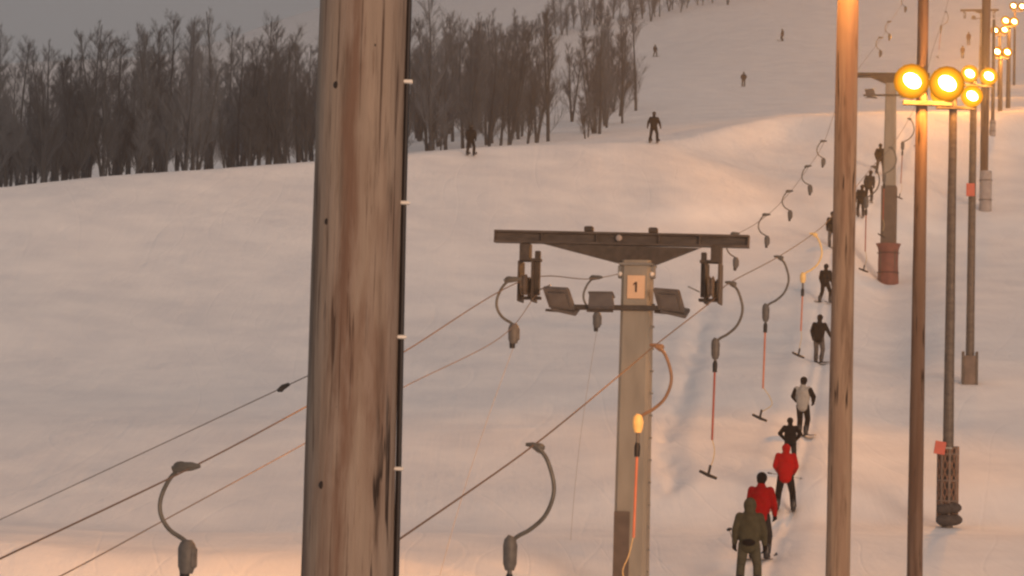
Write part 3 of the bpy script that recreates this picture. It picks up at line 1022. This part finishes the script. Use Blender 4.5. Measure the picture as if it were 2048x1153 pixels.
g1 = axis(50)
zb1 = ground(1262, 50).z
z1 = P(1240, 468, 50).z
tower(50, zb1, z1, 'square buff lift tower marked 1 with a steel crossbeam and three floodlights', 2.45, .34, .63, .54, True, R(.75))
gp2 = ground(1778, 131)
tower(131, gp2.z, P(1763, 147, 131).z, 'second lift tower behind the lamp poles, its foot wrapped in red padding', 2.25, .34, .74, .50, False, R(.5))
p2 = axis(131) + PV * .34
tube_pad(Vector((p2.x, p2.y, gp2.z)), 84 * 131 / F, 20 * 131 / F, 'pad_red', 'pole_pad', 'red padding with a flared top around the foot of the second lift tower', .13, 24, 8)
gp3 = ground(1950, 318)
tower(318, gp3.z, P(1946, 19, 318).z, 'far third lift tower showing as a thin T above the crest', 2.3, .34, .6, .5, False, 0)

# ropes -------------------------------------------------------------
def rope(name, pts, r, label, cat='rope', group=None, n=5, m='rope'):
    mb = MB().tube(spline(pts, 10), r, n)
    o = mb.build(name, M[m])
    return tag(o, label, cat, group)
LEFT = [(-900, 1500), (-150, 1192), (0, 1118), (380, 937), (605, 818), (805, 706), (1050, 560), (1195, 557), (1330, 520), (1472, 469), (1533, 432), (1580, 385), (1617, 335), (1648, 285), (1690, 178), (1762, 78), (1779, 46), (1812, -10), (1870, -150)]
RIGHT = [(300, 1430), (640, 1190), (790, 1085), (1065, 893), (1250, 742), (1312, 690), (1432, 596), (1458, 567), (1555, 515), (1625, 469), (1665, 432), (1745, 334), (1780, 297), (1818, 238), (1843, 182), (1866, 98), (1890, 26), (1905, -40)]
pL = [P(u, y, d_left(u)) for u, y in LEFT]
pR = [P(u, y, d_right(u)) for u, y in RIGHT]
rope('haul_rope', pL, .0105, 'left haul rope of the drag lift, passing behind the big foreground pole', 'rope', 'haul ropes of the drag lift')
rope('haul_rope', pR, .0108, 'right haul rope of the drag lift, crossing behind the mast of the first tower', 'rope', 'haul ropes of the drag lift')
# thin service cables on the left of the frame
c1 = [P(u, y, d) for u, y, d in ((-700, 1368, 11.5), (-300, 1180, 10.6), (0, 1040, 9.9), (300, 900, 9.3), (567, 775, 8.75), (636, 743, 8.55), (660, 731, 8.46))]
rope('stay_wire', c1, .0019, 'thin stay wire with a small clamp, fixed to the left of the big pole', 'wire', m='stay')
cl = MB().tube([P(556, 782, 8.75), P(566, 775, 8.74), P(578, 769, 8.73)], [.006, .010, .006], 8)
cl.ball(P(562, 779, 8.74), .010, 8)
tag(cl.build('cable_clamp', M['dark_steel']), 'small dark clamp on the stay wire left of the big pole', 'clamp')
c3 = [P(u, y, d) for u, y, d in ((-200, 1310, 22), (120, 1153, 27), (330, 1040, 32), (605, 890, 38), (805, 776, 43), (1000, 676, 47))]
end3 = axis(50) + PV * (-1.84 + .25) + Vector((0, 0, z1 - 1.15))
rope('service_cable', c3 + [end3], .008, 'thin lowest cable running up to the left sheaves of the first tower', 'cable', m='stay')

# T-bars ------------------------------------------------------------
TG = 'T-bars hanging from the lift ropes'
def tbar_left(u, y, label, s=1.0, cord=None):
    d = d_left(u)
    p = P(u, y, d)
    t = thing('t_bar', label, 'T-bar', p, YAW, TG)
    t.scale = (s, s, s)
    cp = MB().tube([(-.20, 0, -.035), (-.12, 0, .0), (.02, 0, .01), (.12, 0, .015)], [.045, .06, .05, .02], 8)
    cp.ball((-.11, 0, .015), .075, 8, (1.2, .8, .7))
    cp.build('clamp', M['hanger'], t)
    pts = spline([(-.14, 0, -.03), (-.25, 0, -.16), (-.335, 0, -.37), (-.325, 0, -.55), (-.22, 0, -.71), (-.06, 0, -.81), (.02, 0, -.87)], 5)
    MB().tube(pts, .026, 8).build('hanger', M['hanger'], t)
    bx = MB().tube([(0, 0, -.82), (0, 0, -.86), (.0, 0, -.92), (.0, 0, -1.12), (0, 0, -1.20)], [.05, .085, .105, .098, .07], 14)
    bx.box((.06, 0, -1.02), (.10, .14, .26), None, .03)
    b = bx.build('spring_box', M['springbox'], t)
    MB().tube([(-.02, 0, -1.17), (-.02, 0, -1.29)], [.06, .05], 10).build('end_cap', M['black'], b)
    if cord:
        q = P(cord[0], cord[1], d - 1.0)
        inv = Matrix.Rotation(-YAW, 3, 'Z')
        e = inv @ (q - p) / s
        pts = [(0, 0, -1.28)] + [Vector((0, 0, -1.28)).lerp(e, k2) + Vector((-.10 * math.sin(k2 * math.pi), 0, -.12 * math.sin(k2 * math.pi))) for k2 in (.25, .5, .75, 1)]
        MB().tube(spline(pts, 4), .006, 4).build('cord', M['thin_cord'], t)
    return t
LT = [(380, 935, 'grey T-bar hanger with a fat spring box, alone left of the big foreground pole', 1.02, (352, 1240)),
      (1030, 560, 'T-bar hanger hooked beside the left sheaves of the first lift tower', 1.0, (880, 1150)),
      (1196, 556, 'T-bar hanger showing just above and below the floodlight arm left of the mast', .93, (1138, 1130)),
      (1473, 468, 'T-bar hanger mostly hidden behind the right end of the crossbeam', .93, None),
      (1535, 430, 'T-bar hanger just past the right end of the crossbeam, curving left', .93, None),
      (1581, 383, 'second T-bar hanger uphill of the crossbeam on the left rope', .92, None),
      (1618, 333, 'third T-bar hanger uphill of the crossbeam on the left rope', .96, None),
      (1649, 283, 'T-bar hanger closest to the left edge of the broad lamp pole', .94, None),
      (1763, 76, 'small far T-bar hanger right of the broad lamp pole, lower of two', .96, None),
      (1780, 44, 'small far T-bar hanger right of the broad lamp pole, higher of two', .96, None),
      (1812, -8, 'tiny T-bar hanger cut by the top edge of the frame', .96, None)]
rs = random.Random(11)
for u, y, lab, s, c in LT:
    o = tbar_left(u, y, lab, s, c)
    if not c: o.rotation_euler = (R(rs.uniform(-3, 3)), R(rs.uniform(-4, 4)), YAW + R(rs.uniform(-22, 22)))

def tbar_right(u, y, label, s=1.0, yellow=False, stick=1.35, cordl=.55, sway=0.0, barcol='red_bar'):
    d = d_right(u)
    t = thing('t_bar', label, 'T-bar', P(u, y, d), YAW, TG)
    t.scale = (s, s, s)
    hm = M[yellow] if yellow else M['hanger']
    cp = MB().tube([(-.10, 0, .02), (-.02, 0, .015), (.06, 0, -.02), (.10, 0, -.06)], [.02, .035, .055, .04], 8)
    cp.ball((.06, 0, -.01), .065, 8, (1.2, .8, .8))
    cp.build('clamp', hm, t)
    pts = spline([(.08, 0, -.04), (.17, 0, -.17), (.25, 0, -.42), (.245, 0, -.62), (.15, 0, -.84), (-.02, 0, -1.0), (-.16, 0, -1.08), (-.245, 0, -1.15)], 5)
    MB().tube(pts, .026, 8).build('hanger', hm, t)
    X = -.26
    zb_ = 1.38 if yellow else 1.50
    bx = MB().tube([(X + .02, 0, -1.09), (X, 0, -1.14), (X, 0, -1.20), (X, 0, -zb_ + .08), (X, 0, -zb_)], [.05, .075, .088, .082, .055], 14)
    bx.box((X + .035, 0, -(1.1 + zb_) / 2), (.08, .11, zb_ - 1.24), None, .03)
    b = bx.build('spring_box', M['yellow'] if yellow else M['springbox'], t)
    MB().tube([(X, 0, -zb_ + .01), (X, 0, -1.56)], .03, 8).build('outlet', M['springbox'], b)
    MB().tube([(X, 0, -1.54), (X - .003, 0, -1.60), (X - .005, 0, -1.76)], [.035, .05, .045], 10).build('grip', M['black'], t)
    z0 = -1.74
    sx = X - .03
    MB().tube([(X - .005, 0, z0), (sx, 0, z0 - stick)], .022, 8).build('stick', M[barcol], t)
    z1_ = z0 - stick
    if cordl:
        cpnts = spline([(sx, 0, z1_ + .03), (sx + .05 + sway, 0, z1_ - cordl * .35), (sx + .03 + sway * 1.6, 0, z1_ - cordl * .7), (sx - .03, 0, z1_ - cordl)], 6)
        MB().tube(cpnts, .010, 6).build('cord', M['cord'], t)
        ze = z1_ - cordl
        hb_ = MB().tube([(sx - .02, 0, ze + .06), (sx - .06, 0, ze - .13)], .026, 8)
        hb_.tube([(sx - .23, -.05, ze - .06), (sx - .06, 0, ze - .14), (sx + .10, .05, ze - .20)], [.028, .036, .028], 8)
        hb_.build('handle', M['black'], t)
    return t
RT = [(1068, 893, 'large grey T-bar hanger low in front, between the big pole and the mast', 1.0, False, 1.35, .55, 0, 'red_bar'),
      (1312, 693, 'T-bar with lamplight coloured into its tan hanger and yellow box, hanging in front of the mast', 1.0, 'tan', 1.30, .8, -.12, 'orange_bar'),
      (1460, 567, 'T-bar with a dark red stick hanging free right of the mast', 1.0, False, 1.35, .55, 0, 'red_bar'),
      (1556, 515, 'T-bar with an orange stick and looped cord next to the queue of skiers', 1.0, False, 1.32, .55, .11, 'orange_bar'),
      (1626, 469, 'T-bar with lamplight coloured into its yellow hanger and box, above the rider in the pale jacket', .95, 'yellow', 1.0, .55, -.03, 'orange_bar'),
      (1746, 334, 'T-bar hanging right of the broad lamp pole below two riders', 1.0, False, 1.35, .55, 0, 'red_bar'),
      (1781, 296, 'T-bar dangling just left of the second lift tower', .95, False, 1.35, .55, 0, 'red_bar'),
      (1818, 238, 'T-bar hanging free between the second lift tower and the floodlit pole', .97, False, 1.35, .55, 0, 'red_bar'),
      (1846, 170, 'T-bar partly behind the pole with the two largest floodlights', .85, False, 1.35, .55, 0, 'red_bar'),
      (1891, 24, 'tiny far T-bar high above the glaring floodlights', .8, False, 1.3, .5, 0, 'red_bar')]
for k, a in enumerate(RT):
    o = tbar_right(*a)
    if k > 4: o.rotation_euler = (R(rs.uniform(-3, 3)), R(rs.uniform(-3, 3)), YAW + R(rs.uniform(-22, 22)))

# ---------------------------------------------------------------- people
def remesh(mb, vox, mats, name, smooth=4):
    me = mb.mesh(name, mats)
    o = bpy.data.objects.new(name, me)
    COL.objects.link(o)
    m = o.modifiers.new('r', 'REMESH'); m.mode = 'VOXEL'; m.voxel_size = vox; m.use_smooth_shade = True
    sm = o.modifiers.new('s', 'SMOOTH'); sm.factor = .5; sm.iterations = smooth
    dg = bpy.context.evaluated_depsgraph_get()
    out = bpy.data.meshes.new_from_object(o.evaluated_get(dg))
    out.name = name
    if not out.materials:
        out.materials.append(mats)
    else:
        out.materials[0] = mats
    bpy.data.objects.remove(o)
    bpy.data.meshes.remove(me)
    return out

def child(name, me, parent):
    o = bpy.data.objects.new(name, me); COL.objects.link(o); o.parent = parent
    return o

def person(loc, rz, height, label, J, jacket, trousers, hat='black_cloth', hood=False, skis=True, board_=False, group=None, glove='black_cloth', back=None, sleeves=None, mask=False, ski_yaw=(0, 0)):
    """J: joints in a 1.75 m standing frame, x right, y forward, z up"""
    s = height / 1.80
    lean = J.get('lean', 0.0); side = J.get('side', 0.0); crouch = J.get('crouch', 0.0); st = J.get('stance', .15)
    hipz = .94 - crouch
    hip = Vector((J.get('hipx', 0), J.get('hipy', -.02), hipz))
    up = Vector((side, lean, 1)).normalized()
    fw = Vector((0, 1, 0)); fw = (fw - up * fw.dot(up)).normalized()
    rt = fw.cross(up)
    def tp(x, y, z): return hip + rt * x + fw * y + up * z
    chest, neck = tp(0, 0, .36), tp(0, .01, .56)
    hd = tp(J.get('headx', 0), .045 + J.get('heady', 0), .73 + J.get('headz', 0))
    ank = [Vector((-st + J.get('lx', 0), J.get('ly', 0), .10)), Vector((st + J.get('rx', 0), J.get('ry', 0), .10))]
    hips = [tp(-.10, 0, -.02), tp(.10, 0, -.02)]
    knees = []
    for h_, a_, bx in ((hips[0], ank[0], -.02), (hips[1], ank[1], .02)):
        mid = (h_ + a_) / 2
        L = .87
        gap = max(0.0, (L / 2) ** 2 - ((h_ - a_).length / 2) ** 2) ** .5
        knees.append(mid + Vector((bx, gap * .95 + .01, 0)))
    sh = [tp(-.19, 0, .50), tp(.19, 0, .50)]
    el = [tp(*J.get('le', (-.255, .02, .23))), tp(*J.get('re', (.255, .02, .23)))]
    wr = [tp(*J.get('lw', (-.25, .17, .04))), tp(*J.get('rw', (.25, .17, .04)))]
    ti = Matrix((rt, fw, up)).transposed()
    # body: one surface, head to feet, with the face
    b = MB()
    b.ball(hd, .098, 14, (.86, 1.02, 1.2), ti)
    b.ball(hd + fw * .095 - up * .012, .018, 8, (.8, 1.2, 1.3), ti)           # nose
    b.ball(hd + fw * .085 - up * .050, .022, 8, (1.3, .6, .5), ti)            # mouth
    b.ball(hd + fw * .055 - up * .085, .042, 8, (1, 1, .7), ti)               # chin
    for sx in (-1, 1):
        b.ball(hd + rt * (.086 * sx) - up * .01, .026, 8, (.5, .8, 1.3), ti)  # ears
        b.ball(hd + rt * (.034 * sx) + fw * .088 + up * .020, .013, 6)         # eyes
    b.capsule(neck - up * .04, hd - up * .05, .06, .055)
    b.capsule(hip, chest, .115, .125); b.capsule(chest, neck - up * .06, .125, .08)
    b.capsule(sh[0], sh[1], .065, .065)
    for i in (0, 1):
        b.capsule(hips[i], knees[i], .082, .058); b.capsule(knees[i], ank[i], .056, .042)
        b.capsule(ank[i], ank[i] + Vector((0, .13, -.05)), .045, .035)
        b.capsule(sh[i], el[i], .052, .042); b.capsule(el[i], wr[i], .042, .032)
    root = child('person', remesh(b, .02, M['black_cloth' if mask else 'skin'], 'person', 2), None)
    tag(root, label, 'person', group)
    root.location = loc; root.rotation_euler = (0, 0, rz); root.scale = (s, s, s)
    # jacket
    j = MB()
    j.ball(tp(0, 0, -.02), .195, 14, (1.02, .82, .9), ti); j.ball(tp(0, 0, .08), .195, 14, (1.05, .82, .9), ti)
    j.ball(tp(0, 0, .22), .205, 14, (1.08, .78, 1.1), ti)
    j.ball(tp(0, 0, .40), .205, 14, (1.08, .76, .85), ti)
    j.capsule(tp(-.15, 0, .47), tp(.15, 0, .47), .098, .098)
    j.capsule(tp(0, 0, .44), tp(0, .01, .60), .135, .092)
    for i in (0, 1):
        j.capsule(sh[i], el[i], .088, .074); j.capsule(el[i], wr[i].lerp(el[i], .06), .074, .056)
    if hood:
        j.ball(hd - fw * .03 - up * .01, .138, 14, (.92, 1.0, 1.12), ti)
        j.capsule(tp(0, -.02, .52), hd - fw * .05 - up * .08, .11, .11)
    child('jacket', remesh(j, .02, M[jacket], 'jacket', 3), root)
    if sleeves:
        for i in (0, 1):
            v = MB()
            v.capsule(sh[i].lerp(el[i], .12), el[i], .097, .082); v.capsule(el[i], wr[i].lerp(el[i], .04), .082, .062)
            child('sleeve', remesh(v, .02, M[sleeves], 'sleeve', 2), root)
    q = MB()
    q.ball(hip, .165, 14, (1.0, .88, .85), ti)
    for i in (0, 1):
        q.capsule(hips[i], knees[i], .112, .088); q.capsule(knees[i], ank[i] + Vector((0, 0, .06)), .086, .085)
    child('trousers', remesh(q, .02, M[trousers], 'trousers', 3), root)
    if not hood:
        k_ = MB()
        k_.ball(hd + up * .035 - fw * .012, .122, 14, (.93, 1.05, .98), ti)
        k_.ball(hd - up * .02 - fw * .055, .105, 12, (.95, .75, 1.0), ti)
        child('helmet', remesh(k_, .016, M[hat], 'helmet', 3), root)
    gg = MB()
    gg.box(hd + fw * .094 + up * .028, (.17, .03, .065), ti, .02)
    gg.build('goggles', M['boot'], root)
    if back:
        MB().ball(tp(0, -.175, .01), .11, 12, (1.15, .55, .62), ti).build('waist_bag', M[back], root)
    for i in (0, 1):
        # glove: palm, five fingers of unequal length, curled; thumb from the side of the palm
        dv = (wr[i] - el[i]).normalized()
        gx = rt * (1 if i == 0 else -1)
        gx = (gx - dv * gx.dot(dv)).normalized()
        gy = dv.cross(gx)
        gm = MB()
        gm.capsule(wr[i] - dv * .03, wr[i] + dv * .02, .046, .044)
        gm.capsule(wr[i] + dv * .02, wr[i] + dv * .075, .042, .046)
        for fi, (off, L) in enumerate(((-.034, .062), (-.012, .074), (.012, .070), (.034, .055))):
            a0 = wr[i] + dv * .085 + gy * off
            a1 = a0 + dv * L * .5 + gx * .012
            a2 = a1 + dv * L * .3 + gx * .035
            gm.capsule(a0, a1, .015, .0145, 8); gm.capsule(a1, a2, .0145, .013, 8)
        a0 = wr[i] + dv * .025 - gy * .04
        a1 = a0 + dv * .035 - gy * .022 + gx * .01
        gm.capsule(a0, a1, .018, .016, 8); gm.capsule(a1, a1 + dv * .032 + gx * .015, .016, .014, 8)
        child('glove', remesh(gm, .0095, M[glove], 'glove', 1), root)
        bt = MB()
        bt.capsule(ank[i] + Vector((0, -.01, .16)), ank[i] + Vector((0, -.02, .0)), .078, .075)
        bt.capsule(ank[i] + Vector((0, -.06, -.03)), ank[i] + Vector((0, .15, -.035)), .062, .055)
        child('boot', remesh(bt, .018, M['boot'], 'boot', 2), root)
        if skis:
            yw = ski_yaw[i]
            vs, fs = [], []
            prof = [(-.75, .012, .038), (-.6, .0, .043), (0, .0, .036), (.6, .0, .046), (.78, .02, .05), (.88, .07, .035), (.93, .11, .012)]
            for py, pz, hw in prof:
                for sx in (-1, 1):
                    for tz in (0, .016):
                        vs.append(Vector((sx * hw, py, pz + tz)))
            for a in range(len(prof) - 1):
                o_ = a * 4
                for f in ((0, 1, 5, 4), (1, 3, 7, 5), (3, 2, 6, 7), (2, 0, 4, 6)):
                    fs.append(tuple(o_ + z for z in f))
            fs.append((0, 2, 3, 1)); e_ = (len(prof) - 1) * 4
            fs.append((e_, e_ + 1, e_ + 3, e_ + 2))
            Mr = Matrix.Rotation(yw, 3, 'Z')
            vs = [Mr @ v + Vector((ank[i].x, ank[i].y + .05, .004)) for v in vs]
            MB().add(vs, fs).build('ski', M['ski'], root, smooth=False)
    if board_:
        bd = MB().box((0, .04, .02), (.28, 1.5, .02), Matrix.Rotation(R(35), 3, 'Z'), .009)
        bd.build('snowboard', M['ski'], root)
    return root

def ski_pole(a, b, label, basket=True):
    a, b = Vector(a), Vector(b)
    t = thing('ski_pole', label, 'ski pole', a)
    v = b - a
    MB().tube([(0, 0, 0), v], [.009, .006], 6).build('shaft', M['alu'], t)
    MB().tube([v * -.0, v * .12], [.019, .016], 8).build('grip', M['black'], t)
    if basket:
        c = v * .94; n_ = v.normalized()
        MB().tube([c - n_ * .006, c + n_ * .012], [.055, .015], 10).build('basket', M['black'], t)
    return t

Q = 'skiers riding up on the drag lift'
def rider(u, y, hpx, hmin=1.5, hmax=1.85, lo=40, hi=170):
    d = solve(u, y, lo, hi)
    return ground(u, d), min(hmax, max(hmin, hpx * d / F))

UP = YAW
loc, hh = rider(1497, 1186, 203, lo=40)
person(loc, UP + R(4), hh, 'person in an olive hooded jacket seen from behind, nearest in the queue', dict(stance=.17, lean=.06, lw=(-.28, .10, -.01), rw=(.29, .08, -.02), le=(-.265, -.01, .24), re=(.27, -.01, .24), crouch=.02), 'olive', 'olive_trousers', hood=True, back='black_cloth', group=Q)
near = loc
p = P(1455, 1056, loc.y + .1)
hand = loc + Vector((-.30, .1, .92))
ski_pole(hand + Vector((.02, -.05, -.02)), p + Vector((0, -.3, 0)), 'ski pole sticking out left from the person in the olive jacket', True)
loc, hh = rider(1519, 1120, 180, lo=44)
person(loc, UP - R(6), hh, 'person in a dark red jacket and black helmet, half hidden behind the olive jacket', dict(stance=.15, lean=.10, crouch=.03, le=(-.25, .08, .25), lw=(-.16, .28, .16), re=(.28, .02, .22), rw=(.27, .17, .02)), 'dark_red_cloth', 'charcoal', group=Q)
loc, hh = rider(1570, 1026, 146)
person(loc, UP + R(3), hh, 'person in a bright red jacket and black trousers, legs set wide', dict(stance=.21, lean=.05, crouch=.03, headz=-.06, heady=.06, le=(-.265, .02, .25), lw=(-.20, .24, .12), re=(.265, .02, .25), rw=(.20, .24, .10)), 'red_cloth', 'black_cloth', hood=False, hat='red_cloth', group=Q)
hz_ = loc + Vector((.2, .2, 0))
q1 = P(1535, 946, loc.y + .22); q2 = P(1606, 958, loc.y + .18)
ski_pole(q1, q2, 'ski pole held crosswise by the person in the bright red jacket', True)
loc, hh = rider(1580, 935, 104, hmin=1.45)
person(loc, UP + R(10), hh, 'person in black bending forward just uphill of the bright red jacket', dict(stance=.16, lean=.35, crouch=.06, le=(-.36, .06, .30), lw=(-.20, .20, .16), re=(.36, .06, .30), rw=(.22, .2, .14)), 'black_cloth', 'charcoal', group=Q)
loc, hh = rider(1605, 872, 118)
person(loc, UP - R(8), hh, 'person in a pale vest with black sleeves and black trousers', dict(stance=.10, side=.0, lean=-.05, crouch=.02, headx=.02, le=(-.30, .02, .27), lw=(-.22, .16, .12), re=(.33, .0, .27), rw=(.30, .10, .12), hipx=.0), 'white_cloth', 'black_cloth', sleeves='black_cloth', skis=False, board_=True, group=Q)
loc, hh = rider(1637, 727, 98)
person(loc, UP - R(6), hh, 'person in a black jacket and grey trousers on a snowboard, arm out', dict(stance=.10, lean=.03, crouch=.02, side=.03, re=(.32, .03, .28), rw=(.42, .10, .08), le=(-.27, .0, .24), lw=(-.24, .10, .02)), 'black_cloth', 'grey_cloth', skis=False, board_=True, group=Q)
loc, hh = rider(1650, 606, 80)
person(loc, UP - R(14), hh, 'person all in black in mid stride beside the broad lamp pole', dict(stance=.20, lean=.10, crouch=.04, lx=-.02, ly=-.10, ry=.12), 'black_cloth', 'black_cloth', group=Q)
loc, hh = rider(1664, 497, 76)
person(loc, UP + R(5), hh, 'person in black with grey trousers half hidden by the broad lamp pole', dict(stance=.12, lean=.02), 'black_cloth', 'grey_cloth', skis=False, board_=True, group=Q)
loc, hh = rider(1721, 436, 68, hmin=1.6)
person(loc, UP + R(8), hh, 'person in dark clothes leaning uphill, lower of two right of the broad pole', dict(stance=.14, lean=.08, side=.10, crouch=.03), 'black_cloth', 'charcoal', group=Q)
loc, hh = rider(1737, 405, 66, hmin=1.6)
person(loc, UP - R(4), hh, 'person in dark clothes leaning uphill, upper of two right of the broad pole', dict(stance=.16, lean=.10, side=.12, crouch=.05), 'charcoal', 'black_cloth', group=Q)
loc, hh = rider(1760, 349, 62)
person(loc, UP, hh, 'person in black with legs apart just left of the second lift tower', dict(stance=.20, lean=.05, le=(-.29, 0, .25), re=(.29, 0, .25)), 'black_cloth', 'charcoal', group=Q)

SK = 'skiers out on the open slope'
d = 149
loc = ground(1307, 149.5)
person(loc, R(184), 1.82, 'skier in black standing with legs apart on the crest of the open slope', dict(stance=.21, crouch=.03, le=(-.31, .04, .26), re=(.31, .04, .26), lw=(-.36, .10, .03), rw=(.36, .10, .03)), 'black_cloth', 'black_cloth', group=SK, mask=True)
loc = ground(941, 141.5)
person(loc, R(190), 1.72, 'skier in dark clothes against the edge of the wood', dict(stance=.19, crouch=.05), 'black_cloth', 'black_cloth', group=SK, mask=True)
def far(u, y, hpx, rz, label, jk, J):
    d = 185
    while proj(ground(u, d))[1] > y and d < 430: d += 1
    p = ground(u, d)
    person(p, rz, min(1.9, max(1.6, hpx * d / F)), label, J, jk, 'black_cloth', group=SK, mask=True)
far(1487, 174, 31, R(170), 'small far skier on the grey upper slope, lower of the two right of the wood', 'black_cloth', dict(stance=.12, crouch=.05, le=(-.31, .04, .26), re=(.31, .04, .26)))
far(1565, 84, 26, R(120), 'tiny far skier highest on the grey upper slope', 'black_cloth', dict(stance=.11, crouch=.08, lean=.1))
far(1310, 115, 26, R(200), 'tiny far skier near the right edge of the wood', 'black_cloth', dict(stance=.22, crouch=.06))
far(1937, 92, 30, R(0), 'tiny far rider in brown above the floodlights, higher of two', 'brown_cloth', dict(stance=.12))
far(1925, 118, 26, R(0), 'tiny far rider in brown above the floodlights, lower of two', 'brown_cloth', dict(stance=.12))

# ---------------------------------------------------------------- cold evening air
HZ = MB().box((0, 470, 45), (1400, 1120, 330))
hm = bpy.data.materials.new('haze')
hm.use_nodes = True
t = hm.node_tree
t.nodes.clear()
vo = t.nodes.new('ShaderNodeVolumePrincipled')
vo.inputs['Color'].default_value = (.90, .90, .92, 1)
vo.inputs['Density'].default_value = .0009
vo.inputs['Anisotropy'].default_value = .5
ou = t.nodes.new('ShaderNodeOutputMaterial')
t.links.new(vo.outputs[0], ou.inputs['Volume'])
hz = HZ.build('haze', hm, smooth=False)
tag(hz, kind='stuff')
